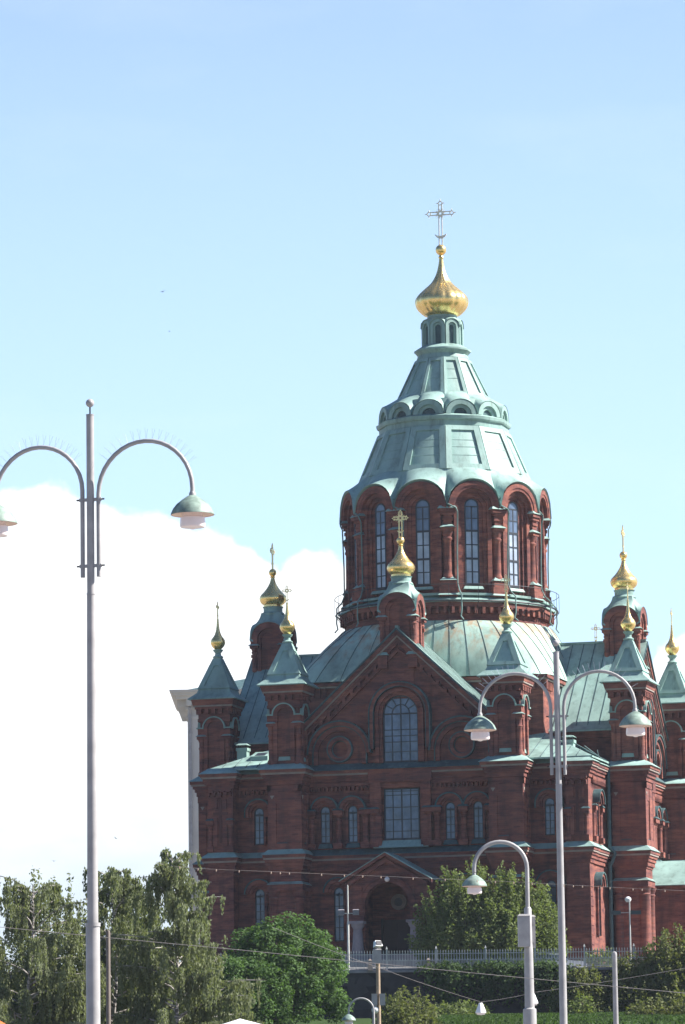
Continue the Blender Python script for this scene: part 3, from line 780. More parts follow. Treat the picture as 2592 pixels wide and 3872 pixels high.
for k in range(4):                                   # raised frame of the sunk triangle
    b.x = face(k, 4)
    def Q(u, s_, d): 
        hh = 1.08+(.24-1.08)*s_; q = Vector((0, -1, (1.08-.24)/2.13)).normalized()*d
        return (u*hh, -hh+q.y, 18.42+2.13*s_+q.z)
    def st(u0, u1, s0, v0, v1, s1, d=.07):
        a = [Q(u0, s0, d), Q(u1, s0, d), Q(v1, s1, d), Q(v0, s1, d)]; c = [Q(u0, s0, -.03), Q(u1, s0, -.03), Q(v1, s1, -.03), Q(v0, s1, -.03)]
        b.add(a+c, [(0,1,2,3),(0,4,5,1),(1,5,6,2),(2,6,7,3),(3,7,4,0)])
    st(-1.04, -.72, 0, -1.06, -.3, .8); st(.72, 1.04, 0, .3, 1.06, .8); st(-1.04, 1.04, 0, -1.04, 1.04, .10, .072); st(-1.04, 1.04, .76, -1.04, 1.04, 1, .068)
b.x = Matrix.Identity(4); b.smooth = True
b.lathe([(.22, 20.5), (.34, 20.62), (.36, 20.7), (.22, 20.8), (.2, 20.95), (.34, 21.12), (.36, 21.18), (.2, 21.2)], 16); b.smooth = False
b.build('spire_roof', tower)
b = MB().m('gold')
onion(b, smoothp([(.2, 21.18), (.24, 21.24), (.42, 21.44), (.50, 21.68), (.44, 21.9), (.26, 22.15), (.15, 22.45), (.09, 22.85), (.06, 23.3)]), 32)
b.build('onion_dome', tower)
b = MB().m('gold_cross'); cross(b, 23.25, 24.5, .33, .055, False); b.build('cross', tower)
c = copy_tree(tower, cath); c.location = (TW[1][0], TW[1][1], DZ)
ROT = {1: -PI/2, 2: PI, 3: PI/2}
for k, a in ROT.items():
    for src in [facade, roof, bell]+wins:
        c = copy_tree(src, cath); q_ = Matrix.Rotation(a, 3, 'Z') @ src.location; c.location = q_; c.rotation_euler = (0, 0, a)
    for (tx, ty) in TW:
        c = copy_tree(tower, cath); c.location = Matrix.Rotation(a, 3, 'Z') @ Vector((tx, ty, DZ)); c.rotation_euler = (0, 0, a)

# --- corner bays (two toward the viewer; the rear two plainer)
for s_, us in ((-1, dict(p0=-12.87, p1=-11.15, w=-9.69)), (1, dict(p0=11.2, p1=12.7, w=9.98))):
    b = MB().m('brick')
    YB = -13.3
    x0, x1 = (-12.7, -8.2) if s_ < 0 else (8.2, 12.62)
    b.box(x0, x1, YB, -12.5, -1.15, 12.0)
    p0, p1 = us['p0'], us['p1']
    if s_ < 0: p0, p1 = -12.87, -11.18
    YP_ = -14.5 if s_ < 0 else -14.1
    b.box(p0, p1, YP_, -13, -1.15, 11.5)
    arcade(b, x0+ (0 if s_ > 0 else 1.7), x1-(1.6 if s_ > 0 else 0), YB, 10.9); arcade(b, p0+.05, p1-.05, YP_, 10.75, .42)
    cornice(b, (x0, x1, YB, -12.5), 12.05, .011, .9); cornice(b, (p0, p1, YP_, -12.9), 12.05, .016, .95)
    cornice(b, (x0, x1, YB, -12.5), 6.5, .012, .8); cornice(b, (p0, p1, YP_, -12.9), 6.5, .017, .85)
    hood(us['w'], 9.5, .33, YB, 7.4, .92, legs=9.2); hood(us['w'], 4.15, .33, YB, 1.0, .98)
    # cross in relief and little columns on the corner pier
    cxp = (p0+p1)/2
    b.m('shaded_brick').box(cxp-.09, cxp+.09, YP_-.03, YP_+.1, 7.5, 10.4); b.box(cxp-.5, cxp+.5, YP_-.035, YP_+.1, 9.35, 9.55)  # dark tone paints the shade of the sunk cross
    b.m('brick')
    for sx in (-1, 1):
        b.box(cxp+sx*.32-.12, cxp+sx*.32+.12, YP_-.12, YP_+.1, 9.75, 10.4)
        b.box(cxp+sx*.32-.14, cxp+sx*.32+.14, YP_-.12, YP_+.1, 7.3, 9.15)
    for sx in (p0+.16, p1-.16): halfcol(sx, YP_, 6.95, 9.0, .14)
    if s_ > 0:
        for i in range(9): b.m('brick').box(p0-.03, p1+.035, YP_-.035, -13.2, -1.0+i*.62, -.45+i*.62)
        # flank wall towards the right arm
        UF = 12.62
        b.x = M4(PI/2)                                # local x -> +v, local -y -> +u
        for (xx, zs_, zb_) in ((-11.6, 9.5, 7.4), (-11.6, 4.1, .9)): hood(xx, zs_, .33, -UF, zb_, .92)
        arcade(b, -13.2, -9.2, -UF, 10.9)
        cornice(b, (-13.5, -9.0, -UF, -12), 12.05, .019, .9); cornice(b, (-13.5, -9.0, -UF, -12), 6.5, .019, .8)
        halfcol(-12.6, -UF-.05, 6.95, 9.3, .16); halfcol(-10.5, -UF-.05, 6.95, 9.3, .16)
        b.x = Matrix.Identity(4)
    part(b, 'corner_bay')
    for zs_, zb_ in ((9.5, 7.4), (4.15, 1.0)):
        window(cath, M4(), us['w'], zb_, zs_, .33, YB-.02, 2, [(zs_-.15, .13), (zs_-.65, .045), (zs_-1.15, .045), (zs_-1.65, .045)])
    if s_ > 0:
        for zs_, zb_ in ((9.5, 7.4), (4.1, .9)): window(cath, M4(PI/2), -11.6, zb_, zs_, .33, -12.64, 2, [(zs_-.15, .13), (zs_-.9, .045), (zs_-1.4, .045)])
# corner roofs, all four
for sx in (-1, 1):
    for sy in (-1, 1):
        b = MB().m('copper'); b.x = Matrix.Diagonal((sx, sy, 1, 1))
        b.add([(6.3, 14.25, 12.42), (13.05, 14.25, 12.42), (13.05, 6.3, 12.42), (6.3, 8.7, 14.3), (8.7, 8.7, 14.55), (8.7, 6.3, 14.3), (6.3, 14.25, 12.3), (13.05, 14.25, 12.3), (13.05, 6.3, 12.3)],
              [(0,1,4,3),(1,2,5,4),(0,6,7,1),(1,7,8,2)])
        b.m('dark_copper')
        for i in range(7):
            x = 7.2+i*.8; f = (x-8.7)/(13.05-8.7) if x > 8.7 else 0
            e = (max(x, 0), 8.7+ (14.25-8.7)*f, 14.5-(14.5-12.42)*f) if x > 8.7 else (x, 8.75, 14.4)
            b.tube([(x, 14.2, 12.47), (e[0], e[1], e[2]+.04)], .03, 4)
            b.tube([(13.0, x, 12.47), (e[1], e[0], e[2]+.04)], .03, 4)
        if sy < 0 and sx < 0:
            b.m('copper').add([(9.3, 12.6, 13.02), (10.5, 12.6, 13.02), (10.5, 11.3, 13.5), (9.3, 11.3, 13.5), (9.3, 12.6, 13.35), (10.5, 12.6, 13.35), (10.5, 11.3, 13.75), (9.3, 11.3, 13.75)], [(0,1,5,4),(1,2,6,5),(2,3,7,6),(3,0,4,7),(4,5,6,7)])
            b.m('frame').add([(9.55, 12.5, 13.385), (10.25, 12.5, 13.385), (10.25, 11.6, 13.665), (9.55, 11.6, 13.665)], [(0,1,2,3)])
        part(b, 'corner_roof')
for (x, y, z0, z1) in ((10.87, -11.2, 12.7, 13.75), (-11.4, -11.2, 12.7, 14.05)):
    b = MB().m('copper').box(x-.33, x+.33, y-.33, y+.33, z0, z1); b.hip((x-.33, x+.33, y-.33, y+.33), .06, z1-.2, .06, z1)
    b.m('iron')
    for sx in (-.26, .26):
        for sy in (-.26, .26): b.box(x+sx-.03, x+sx+.03, y+sy-.03, y+sy+.03, z1, z1+.18)
    b.m('copper').hip((x-.36, x+.36, y-.36, y+.36), .06, z1+.18, -.1, z1+.3)
    part(b, 'vent_shaft')
b = MB().m('dark_copper'); b.smooth = True  # dark copper holds the pipe's shadow in its colour
b.tube([(12.75, -8.95, 12.25), (12.95, -8.95, 11.9), (12.95, -8.95, 6.8), (13.3, -8.98, 6.4), (13.1, -8.95, 5.9), (12.95, -8.95, 5.6), (12.95, -8.95, -1)], .13, 8)
b.lathe([(.12, 11.9), (.22, 12.1), (.24, 12.35)], 8, 12.85, -8.95)
part(b, 'downpipe')

# --- porches (front and right)
def porch(rz):
    X = M4(rz)
    b = MB().m('brick'); b.x = X
    cxp = -.15; YP = -16.8; hw = 2.75; ro = 1.5; zs = 2.95; ze = 4.75; za = 6.35
    L_ = [(cxp-hw, -1.1), (cxp-ro, -1.1)]+[(cxp-ro*math.cos(PI*i/16), zs+ro*math.sin(PI*i/16)) for i in range(17)]+[(cxp+ro, -1.1), (cxp+hw, -1.1), (cxp+hw, ze-.1), (cxp, za-.15), (cxp-hw, ze-.1)]
    b.prism(L_, YP, YP+.7)
    b.box(cxp-hw, cxp-hw+.9, YP+.7, -13.2, -1.1, ze-.1); b.box(cxp+hw-.9, cxp+hw, YP+.7, -13.2, -1.1, ze-.1)
    b.prism([(cxp-hw, ze-.1), (cxp+hw, ze-.1), (cxp, za-.15)], YP+.7, -13.2)
    b.arch(cxp, zs, ro, ro+.28, YP-.08, YP+.1, None, 16); b.arch(cxp, zs, ro+.28, ro+.4, YP-.15, YP+.1, None, 16)
    for sx in (-1, 1): b.box(cxp+sx*2.1-.65, cxp+sx*2.1+.65, YP-.45, YP, 1.95, 2.3); b.box(cxp+sx*1.72-.07, cxp+sx*1.72+.07, YP-.1, YP, 2.6, 4.2)
    b.m('granite').box(cxp-3.3, cxp+3.3, YP-1.4, YP+.2, -1.1, -.55); b.box(cxp-3.0, cxp+3.0, YP-1.0, YP+.2, -.55, -.25)
    w = b.build('porch', cath, (0, 0, DZ))
    r = MB().m('copper'); r.x = X
    k = (za-ze)/hw; o = hw+.35
    for s_ in (-1, 1):
        pts = [(cxp, za), (cxp+s_*o, za-k*o), (cxp+s_*o, za-k*o+.05), (cxp, za+.05)]
        r.m('copper').prism(pts if s_ > 0 else pts[::-1], YP-.48, -13.3)
        pts = [(cxp, za-.2), (cxp+s_*o, za-k*o-.2), (cxp+s_*o, za-k*o-.002), (cxp, za-.002)]
        r.m('brick').prism(pts if s_ > 0 else pts[::-1], YP-.42, YP+.2)
        pts = [(cxp, za-.62), (cxp+s_*hw, za-k*hw-.62), (cxp+s_*hw, za-k*hw-.36), (cxp, za-.36)]
        r.prism(pts if s_ > 0 else pts[::-1], YP-.26, YP+.2)
    r.build('porch_roof', w)
    for sx in (-1.9, 1.9):
        g = MB().m('granite'); g.x = X; g.smooth = True
        g.lathe([(.36, -.3), (.40, .1), (.36, .5), (.30, 1.3), (.29, 1.45), (.42, 1.65), (.44, 1.8)], 16, cxp+sx, YP-.3); g.smooth = False
        g.box(cxp+sx-.48, cxp+sx+.48, YP-.72, YP+.05, 1.8, 1.97); g.build('porch_column', w)
    d = MB().m('door'); d.x = X
    d.box(cxp-1.1, cxp+1.1, -13.52, -13.3, -1, 2.2); d.box(cxp-1.25, cxp-1.1, -13.6, -13.3, -1, 2.3); d.box(cxp+1.1, cxp+1.25, -13.6, -13.3, -1, 2.3)
    for i in (-1, 1): d.box(cxp+i*.55-.35, cxp+i*.55+.35, -13.56, -13.4, -.4, .7); d.box(cxp+i*.55-.35, cxp+i*.55+.35, -13.56, -13.4, .95, 2.0)
    d.build('door', w)
    g = MB().m('trim'); g.x = X; g.ring(-.21, 3.35, .28, .52, -13.66, -13.4); g.m('frame').disc(-.21, 3.35, .28, -13.6, -13.4); g.build('medallion', w)
    g = MB().m('opal'); g.x = X; g.smooth = True; g.x = X @ Matrix.Translation((cxp+.1, YP-.3, 4.62)); g.lathe(ball(0, .17), 14); g.m('iron').tube([(0, .3, .3), (0, 0, .3), (0, 0, .15)], .03, 5); g.build('globe_lamp', w)
porch(0); porch(PI/2)
bpy.data.objects.remove(cz0)

# ------------------------------------------------------------------ pale building behind, left
bd = empty('apartment_house', (-6.5, 369, 15.3), 0, 'tall pale plastered building with bracketed cornice behind the cathedral', 'building')
b = MB().m('plaster'); b.box(-6.15, 7, -4, 8, -.5, 24.05); b.box(-6.25, 7.1, -4.1, 8.1, 23.2, 23.4); b.build('wall', bd)
b = MB().m('grey_paint'); b.smooth = True; b.tube([(-5.95, -4.15, -.3), (-5.95, -4.15, 23.6), (-5.95, -4.6, 24.1)], .13, 8)
for i in range(8): b.lathe([(.17, 1+3*i), (.17, 1.15+3*i)], 10, -5.95, -4.15)
b.build('downpipe', bd)
b = MB().m('plaster')
for i, (p, z0, z1) in enumerate(((.18, 23.95, 24.15), (.9, 24.75, 25.0), (1.15, 25.0, 25.2), (1.32, 25.2, 25.34), (1.4, 25.34, 25.42))): b.box(-6.15-p, 7+p, -4-p, 8+p, z0, z1)
b.box(-6.2, 7.05, -4.06, 8.05, 24.05, 24.75)
for i in range(14): x = -6.0+i*.95; b.box(x-.2, x+.2, -4.85, -4, 24.2, 24.75)
for i in range(13): y = -3.6+i*.95; b.box(-7.0, -6.1, y-.2, y+.2, 24.2, 24.75)
b.build('cornice', bd)
b = MB().m('dark_copper'); b.hip((-6.15, 7, -4, 8), .5, 25.42, -5, 27.0); b.build('roof', bd)

# ------------------------------------------------------------------ retaining wall and fence
wl = MB().m('wall_stone'); wl.box(-60, 60, 287.4, 288.2, 10.5, 14.55); wl.m('granite').box(-60, 60, 287.3, 288.3, 14.55, 14.72)
tag(wl.build('retaining_wall'), 'dark rubble stone retaining wall below the iron fence', 'wall')
fn = empty('iron_fence', (0, 287.6, 14.72), 0, 'pale iron railing with pointed bars on top of the retaining wall', 'fence')
b = MB().m('fence_paint')
x = -8.0; i = 0
while x < 26:
    b.box(x-.022, x+.022, -.02, .02, .08, 1.12); b.add([(x-.035, -.02, 1.1), (x+.035, -.02, 1.1), (x+.035, .02, 1.1), (x-.035, .02, 1.1), (x, 0, 1.25)], [(0,1,4),(1,2,4),(2,3,4),(3,0,4)])
    b.box(x-.04, x+.04, -.03, .03, .60, .68); b.box(x+.075, x+.11, -.015, .015, .08, .6)
    x += .17
b.build('bars', fn)
b = MB().m('fence_paint')
for z in (.1, .58, .98): b.box(-8, 26, -.03, .03, z-.02, z+.02)
b.build('rails', fn)
for x in [-6.9+3.1*i for i in range(11)]:
    b = MB().m('fence_paint').box(x-.05, x+.05, -.05, .05, 0, 1.3); b.hip((x-.05, x+.05, -.05, .05), .02, 1.3, -.045, 1.48); b.build('post', fn)
for px in (1.35, 5.0):
    b = MB().m('trim'); b.hip((px-.14, px+.14, -.62, -.34), .02, -.12, -.04, .5); b.m('trim').hip((px-.1, px+.1, -.58, -.38), .02, .5, -.06, .62)
    tag(b.build('stone_bollard', None, (0, 287.7, 14.8)), 'small pale stone bollard at the fence foot %s' % ('nearer the white mast' if px < 2 else 'beside the lilac bush'), 'bollard', 'bollards along the fence')

# ------------------------------------------------------------------ street lamps
def lamp_shade(parent, loc, s=1.0, tilt=0):
    x = Matrix.Translation(loc) @ Matrix.Rotation(tilt, 4, 'Y') @ Matrix.Scale(s, 4)
    b = MB().m('shade_green'); b.x = x; b.smooth = True
    b.lathe([(.05, 0), (.09, -.02), (.17, -.075), (.25, -.14), (.31, -.215), (.345, -.29), (.35, -.315)], 28, cap=False)
    b.m('shade_inside').lathe([(.345, -.318), (.335, -.30), (.24, -.27), (.12, -.25), (.02, -.24)], 28, cap=False)
    b.m('grey_paint').lathe([(.04, .06), (.055, .03), (.055, -.02)], 12)
    o = b.build('lamp_shade', parent)
    b = MB().m('opal'); b.x = x; b.smooth = True
    b.lathe([(.16, -.27), (.165, -.34), (.195, -.36), (.2, -.41), (.205, -.49), (.19, -.515), (.06, -.53), (.04, -.545), (.01, -.55)], 24)
    b.build('diffuser', o)
    return o
def arm_pts(x0, z0, r, sgn, zlow, n=18):
    """vertical riser at x0 from zlow, then a half circle out to sgn"""
    pts = [(x0*sgn, 0, zlow), (x0*sgn, 0, z0)]
    for i in range(1, n+1):
        a = PI*i/n; pts.append((sgn*(x0+r-r*math.cos(a)), 0, z0+r*math.sin(a)))
    pts.append((sgn*(x0+2*r), 0, z0-.1)); return pts
def spikes(mb, x0, z0, r, sgn, a0=40, a1=150, n=16):
    mb.m('spike')
    for i in range(n):
        a = R(a0+(a1-a0)*i/(n-1)); c, s_ = math.cos(a), math.sin(a)
        for dy in (-.03, .03):
            p = (sgn*(x0+r-(r+.03)*c), 0, z0+(r+.03)*s_); q = (sgn*(x0+r-(r+.2)*c), dy*2, z0+(r+.2)*s_)
            mb.tube([p, q], .002, 3)
def double_lamp(loc, rz, ztop, zslv, zstep, arm_dz, label, lean=0, base=0):
    o = empty('street_lamp', loc, rz, label, 'street lamp', 'double armed street lamps')
    o.rotation_euler = (0, lean, rz)
    H = ztop
    b = MB().m('grey_paint'); b.smooth = True
    b.lathe([(.112, base), (.112, zstep-.04), (.105, zstep)], 20); b.lathe([(.088, zstep-.01), (.066, zslv)], 20); b.smooth = False
    b.m('grey_paint'); b.smooth = True; b.lathe([(.122, zstep-.03), (.122, zstep+.03)], 20); b.lathe([(.072, zslv-.02), (.072, zslv)], 20)
    b.build('pole', o)
    b = MB().m('grey_paint'); b.smooth = True; b.lathe([(.062, zslv), (.062, H-.2), (.066, H-.2), (.066, H-.185)], 20)
    b.m('iron').lathe([(.05, H-.19), (.014, H-.185), (.014, H-.06)], 8); b.m('grey_paint').lathe(ball(H, .068), 16)
    b.build('pole_top', o)
    for sg, dz, ra in ((1, arm_dz[0], .76+arm_dz[2]), (-1, arm_dz[1], .76)):
        zr = H-1.36+dz
        b = MB().m('grey_paint'); b.smooth = True; b.tube(arm_pts(.14, zr, ra, sg, H-2.82), .036, 12)
        b.smooth = False; spikes(b, .14, zr, ra, sg)
        a = b.build('arm', o)
        lamp_shade(o, (sg*(.14+2*ra), 0, zr-.12))
    for zz in (H-1.57, H-2.64): 
        b = MB().m('grey_paint'); b.box(-.19, .19, -.02, .02, zz-.025, zz+.025); b.m('iron').tube([(-.24, 0, zz), (.24, 0, zz)], .014, 6); b.build('clamp', o)
    return o
double_lamp((-4.035, 72.4, 0), R(-20), 14.117, 11.035, 5.754, (-.13, -.06, .05), 'large double-armed grey street lamp with ball finial against the cloud, nearest of the lamps', base=0)
double_lamp((4.52, 97, 0), R(-8), 13.0, 9.985, 3.2, (-.03, -.03, 0), 'double-armed grey street lamp standing in front of the right side of the cathedral')

o = empty('street_lamp', (4.95, 126, 0), R(3), 'single-armed grey street lamp with metal boxes strapped to its pole', 'street lamp', 'single armed street lamps')
b = MB().m('grey_paint'); b.smooth = True; b.lathe([(.19, 0), (.185, 6.28), (.135, 6.32), (.122, 7.9), (.108, 8.1), (.102, 9.03), (.07, 9.08)], 18); b.build('pole', o)
b = MB().m('grey_paint'); b.smooth = True; b.tube(arm_pts(0, 10.15, .73, -1, 9.0), .058, 12); b.build('arm', o)
lamp_shade(o, (-1.46, 0, 9.98), 1.0)
for xx, hw_, y0_ in ((-.14, .16, -.36), (.10, .11, .10)):
    b = MB().m('grey_paint').box(xx-hw_, xx+hw_, y0_, y0_+.26, 7.98, 8.82); b.hip((xx-hw_, xx+hw_, y0_, y0_+.26), .015, 8.82, -.03, 8.87); b.box(xx-.06, xx+.06, min(y0_+.2, 0), max(y0_+.1, 0), 8.1, 8.2); b.box(xx-.06, xx+.06, min(y0_+.2, 0), max(y0_+.1, 0), 8.62, 8.72); b.build('equipment_box', o)
o = empty('street_lamp', (1.21, 228, 0), 0, 'far single-armed lamp with green dome shade showing at the bottom edge', 'street lamp', 'single armed street lamps')
b = MB().m('grey_paint'); b.smooth = True; b.lathe([(.16, 0), (.10, 6), (.06, 9.9), (.05, 10)], 14); b.build('pole', o)
b = MB().m('grey_paint'); b.smooth = True; b.tube(arm_pts(0, 10.02, .62, -1, 9.8), .05, 10); b.build('arm', o)
lamp_shade(o, (-1.24, 0, 9.88), 1.05)

# wooden pole with lamps and boxes
o = empty('utility_pole', (1.47, 230, 3.4), 0, 'wooden pole carrying a white floodlight and grey boxes before the retaining wall', 'pole')
b = MB().m('wood'); b.smooth = True; b.lathe([(.13, -.5), (.10, 9.6)], 12); b.build('pole', o)
b = MB().m('white_paint'); b.x = Matrix.Translation((-.02, -.1, 10.0)) @ Matrix.Rotation(.5, 4, 'Z') @ Matrix.Rotation(-.3, 4, 'X'); b.hip((-.18, .18, -.16, .1), .02, -.14, -.03, .16); b.m('iron').box(-.15, .15, -.2, -.17, -.1, .12); b.x = Matrix.Translation((-.03, 0, 9.6)); b.m('grey_paint').box(-.04, .04, -.04, .04, -.05, .3); b.build('floodlight', o)
b = MB().m('grey_paint').box(-.24, .18, -.28, -.09, 9.05, 9.72); b.hip((-.24, .18, -.28, -.09), .02, 9.72, -.02, 9.78); b.build('equipment_box', o)
for xx in (-.2, .2):
    b = MB().m('grey_paint').box(xx-.14, xx+.14, -.27, -.1, 6.95, 7.5); b.box(xx-.15, xx+.15, -.28, -.09, 7.5, 7.53); b.build('equipment_box', o)
b = MB().m('white_paint'); b.x = Matrix.Translation((-.17, -.15, 6.72)); b.smooth = True; b.lathe(ball(0, .18), 16); b.m('grey_paint').tube([(0, 0, .17), (.02, .02, .3)], .07, 8); b.build('globe_lamp', o)

# white mast with two floodlights
o = empty('light_mast', (0, 288.5, 14.8), 0, 'thin white mast with two boxy floodlights in front of the porch', 'mast')
b = MB().m('fence_paint'); b.smooth = True; b.lathe([(.075, 0), (.07, 3), (.05, 3.05), (.045, 5.25), (.02, 5.35)], 10); b.build('pole', o)
for xx in (-.42, .5):
    b = MB().m('granite'); b.box(xx-.2, xx+.2, -.2, .2, 3.45, 3.75); b.hip((xx-.2, xx+.2, -.2, .2), .02, 3.75, -.04, 3.8); b.m('fence_paint').box(min(0, xx), max(0, xx), -.02, .02, 3.52, 3.58); b.build('floodlight', o)
o = empty('signpost', (17.75, 288.6, 14.75), 0, 'thin post with a white globe lamp and dark name boards, right of the cathedral drainpipe', 'signpost')
b = MB().m('fence_paint'); b.smooth = True; b.lathe([(.06, 0), (.045, 4.1)], 10); b.build('pole', o)
b = MB().m('white_paint'); b.x = Matrix.Translation((-.08, 0, 4.25)); b.smooth = True; b.lathe([(.12, -.17), (.2, -.05), (.2, .05), (.1, .16), (.01, .18)], 14); b.build('globe_lamp', o)
for xx in (-.85, .42):
    b = MB().m('dark_paint').box(xx-.36, xx+.30, -.03, .03, 3.3, 3.55); b.m('fence_paint').box(min(0, xx), max(0, xx), -.012, .012, 3.4, 3.44); b.build('name_board', o)

o = empty('post', (8.7, 150, 0), 0, 'plain grey round post rising before the right-hand bushes', 'post')
b = MB().m('grey_paint'); b.smooth = True; b.lathe([(.1, 0), (.08, 8.86), (.085, 8.88), (.07, 8.97), (.01, 9.0)], 14); b.build('shaft', o)
o = empty('post', (-7.86, 150, 0), 0, 'thin brown post standing just right of the nearest lamp pole', 'post')
b = MB().m('brown_paint'); b.smooth = True; b.lathe([(.085, 0), (.07, 9.85), (.05, 9.9), (.01, 9.92)], 12); b.build('shaft', o)

# wires
def wire(name, pts, r, mt, label, cat, sag=0):
    b = MB().m(mt); P = []
    n = 16
    for i in range(len(pts)-1):
        a, c = Vector(pts[i]), Vector(pts[i+1])
        for j in range(n): t_ = j/n; P.append(a.lerp(c, t_)-Vector((0, 0, sag*4*t_*(1-t_))))
    P.append(Vector(pts[-1])); b.smooth = True; b.tube(P, r, 6); return tag(b.build(name), label, cat), P
wire('overhead_wire', [(-12, 100, 7.79), (-2.418, 100, 6.714), (12, 100, 5.15)], .007, 'cable', 'long overhead wire sloping down to the right across the trees and fence', 'wire', .02)
wire('overhead_wire', [(-3, 180, 11.6), (1.318, 180, 9.9), (5.156, 180, 8.56), (7.254, 180, 8.9), (14, 180, 9.9)], .009, 'cable', 'thin span wire dipping to carry the white hanging lamps', 'wire', .04)
for xx, zz, lb in ((5.156, 8.56, 'white hanging street light between the bush and the single-armed lamp'), (7.2, 8.9, 'white hanging street light half hidden behind the single-armed lamp pole')):
    o = empty('hanging_lamp', (xx, 180, zz), .5, lb, 'lamp', 'hanging lamps on the span wire')
    b = MB().m('white_paint'); b.lathe([(.07, -.04), (.09, -.06), (.24, -.40), (.24, -.44)], 6); b.m('iron').tube([(0, 0, .02), (0, 0, -.06)], .02, 6); b.build('shade', o)
    b = MB().m('opal'); b.smooth = True; b.lathe([(.18, -.42), (.16, -.5), (.02, -.52)], 12); b.build('diffuser', o)
fo = empty('string_lights', (0, 60, 0), 0, 'string of small pale bulbs on a thin cable across the cathedral front', 'string lights')
FP = [(-2.266, 5.812), (-1.899, 5.773), (.177, 5.659), (2.182, 5.546), (3.642, 5.446), (4.9, 5.37)]
b = MB().m('cable'); b.tube([(x, 0, z) for x, z in FP], .0014, 4); b.build('cable', fo)
rg = random.Random(3)
def fz(x):
    for (xa, za), (xb, zb_) in zip(FP, FP[1:]):
        if xa <= x <= xb: return za+(zb_-za)*(x-xa)/(xb-xa)
    return FP[-1][1]
x = -2.2
bulb = None
while x < 4.7:
    if bulb is None:
        b = MB().m('bulb'); b.smooth = True; b.lathe([(.004, 0), (.006, -.005), (.008, -.017), (.006, -.027), (.001, -.03)], 8); bulb = b.build('bulb', fo, (x, 0, fz(x)))
    else:
        c = bulb.copy(); COL.objects.link(c); c.parent = fo; c.location = (x, 0, fz(x))
    x += rg.choice((.12, .24, .3, .42))

# market tents at the bottom edge
def tent_top(loc, w, h, mt, label, zg):
    o = empty('market_tent', loc, .4, label, 'tent', 'market tents')
    b = MB().m(mt); z = zg
    b.add([(-w, -w, z-h), (w, -w, z-h), (w, w, z-h), (-w, w, z-h), (0, 0, z), (-w, -w, z-h-.25), (w, -w, z-h-.25), (w, w, z-h-.25), (-w, w, z-h-.25)],
          [(0,1,4),(1,2,4),(2,3,4),(3,0,4),(0,5,6,1),(1,6,7,2),(2,7,8,3),(3,8,5,0)]); b.build('canopy', o)
    for sx in (-1, 1):
        for sy in (-1, 1):
            b = MB().m('grey_paint').box(sx*w*.97-.03, sx*w*.97+.03, sy*w*.97-.03, sy*w*.97+.03, 0, z-h); b.build('leg', o)
tent_top((-4.74, 60, 0), 1.5, 1.15, 'orange_cloth', 'orange market tent, only its corner tip in the bottom left corner', 3.93)
tent_top((-1.43, 60, 0), 1.5, .55, 'white_cloth', 'white market tent peak showing at the bottom edge', 3.81)

# parked cars on the terrace behind the fence
def car(loc, rz, label):
    o = empty('parked_car', loc, rz, label, 'car')
    b = MB().m('car_paint')
    b.prism([(-2.1, .3), (2.1, .3), (2.15, .75), (1.9, .95), (1.0, 1.02), (.4, 1.45), (-1.2, 1.48), (-1.9, 1.0), (-2.1, .9)], -.85, .85); b.build('body', o)
    b = MB().m('glass'); b.prism([(.95, 1.0), (.42, 1.38), (-1.15, 1.40), (-1.75, 1.0)], -.865, .865); b.build('side_window', o)
    for xx in (-1.3, 1.3):
        for yy in (-.78, .78):
            b = MB().m('tyre'); b.x = Matrix.Translation((xx, yy, .32)) @ Matrix.Rotation(PI/2, 4, 'X'); b.lathe([(.32, -.1), (.32, .1)], 16); b.m('grey_paint').lathe([(.2, -.11), (.2, .11)], 12); b.build('wheel', o)
car((12.9, 291.2, 14.3), .1, 'white parked car behind the fence, left of the tall right lamp pole')

# birds
def bird(loc, span, rz, roll, mt, label):
    b = MB().m(mt); s = span/2; b.smooth = True
    b.lathe([(.002, -.42*s), (.06*s, -.3*s), (.11*s, -.05*s), (.09*s, .2*s), (.05*s, .34*s), (.002, .42*s)], 8)
    vs = [Vector(v) for v in b.v]; b.v = [(v.x, v.z, v.y) for v in vs]
    b.smooth = False
    for sx in (-1, 1):
        b.add([(0, .14*s, .03*s), (0, -.14*s, .03*s), (sx*.5*s, -.08*s, .16*s), (sx*.5*s, .16*s, .17*s), (sx*s, -.12*s, .10*s), (0, .14*s, .0), (0, -.14*s, 0), (sx*.5*s, -.08*s, .14*s), (sx*.5*s, .16*s, .15*s)],
              [(0,1,2,3),(3,2,4),(6,5,8,7),(7,8,4)])
    b.add([(-.05*s, -.36*s, 0), (.05*s, -.36*s, 0), (.1*s, -.6*s, .01*s), (-.1*s, -.6*s, .01*s)], [(0,1,2,3)])
    o = b.build('bird', None, loc); o.rotation_euler = (0, roll, rz); return tag(o, label, 'bird', 'birds in the sky')
bird((-6.299, 160, 33.136), .34, .4, -.35, 'feather', 'dark bird gliding in the blue sky above the large lamp')
bird((-9.874, 260, 50.435), .22, 1.4, .2, 'feather_grey', 'tiny bird high above the lamp arm, lower than the gliding one')
bird((-5.9, 300, 61.275), .2, 1.2, .1, 'feather_grey', 'tiniest bird speck, topmost in the blue sky')
bird((-12.153, 240, 19.659), .3, .9, .5, 'feather', 'small bird just above the birch tops')
bird((-15.4, 240, 18.5), .5, .1, .1, 'feather_grey', 'small bird flying flat over the leftmost birch')

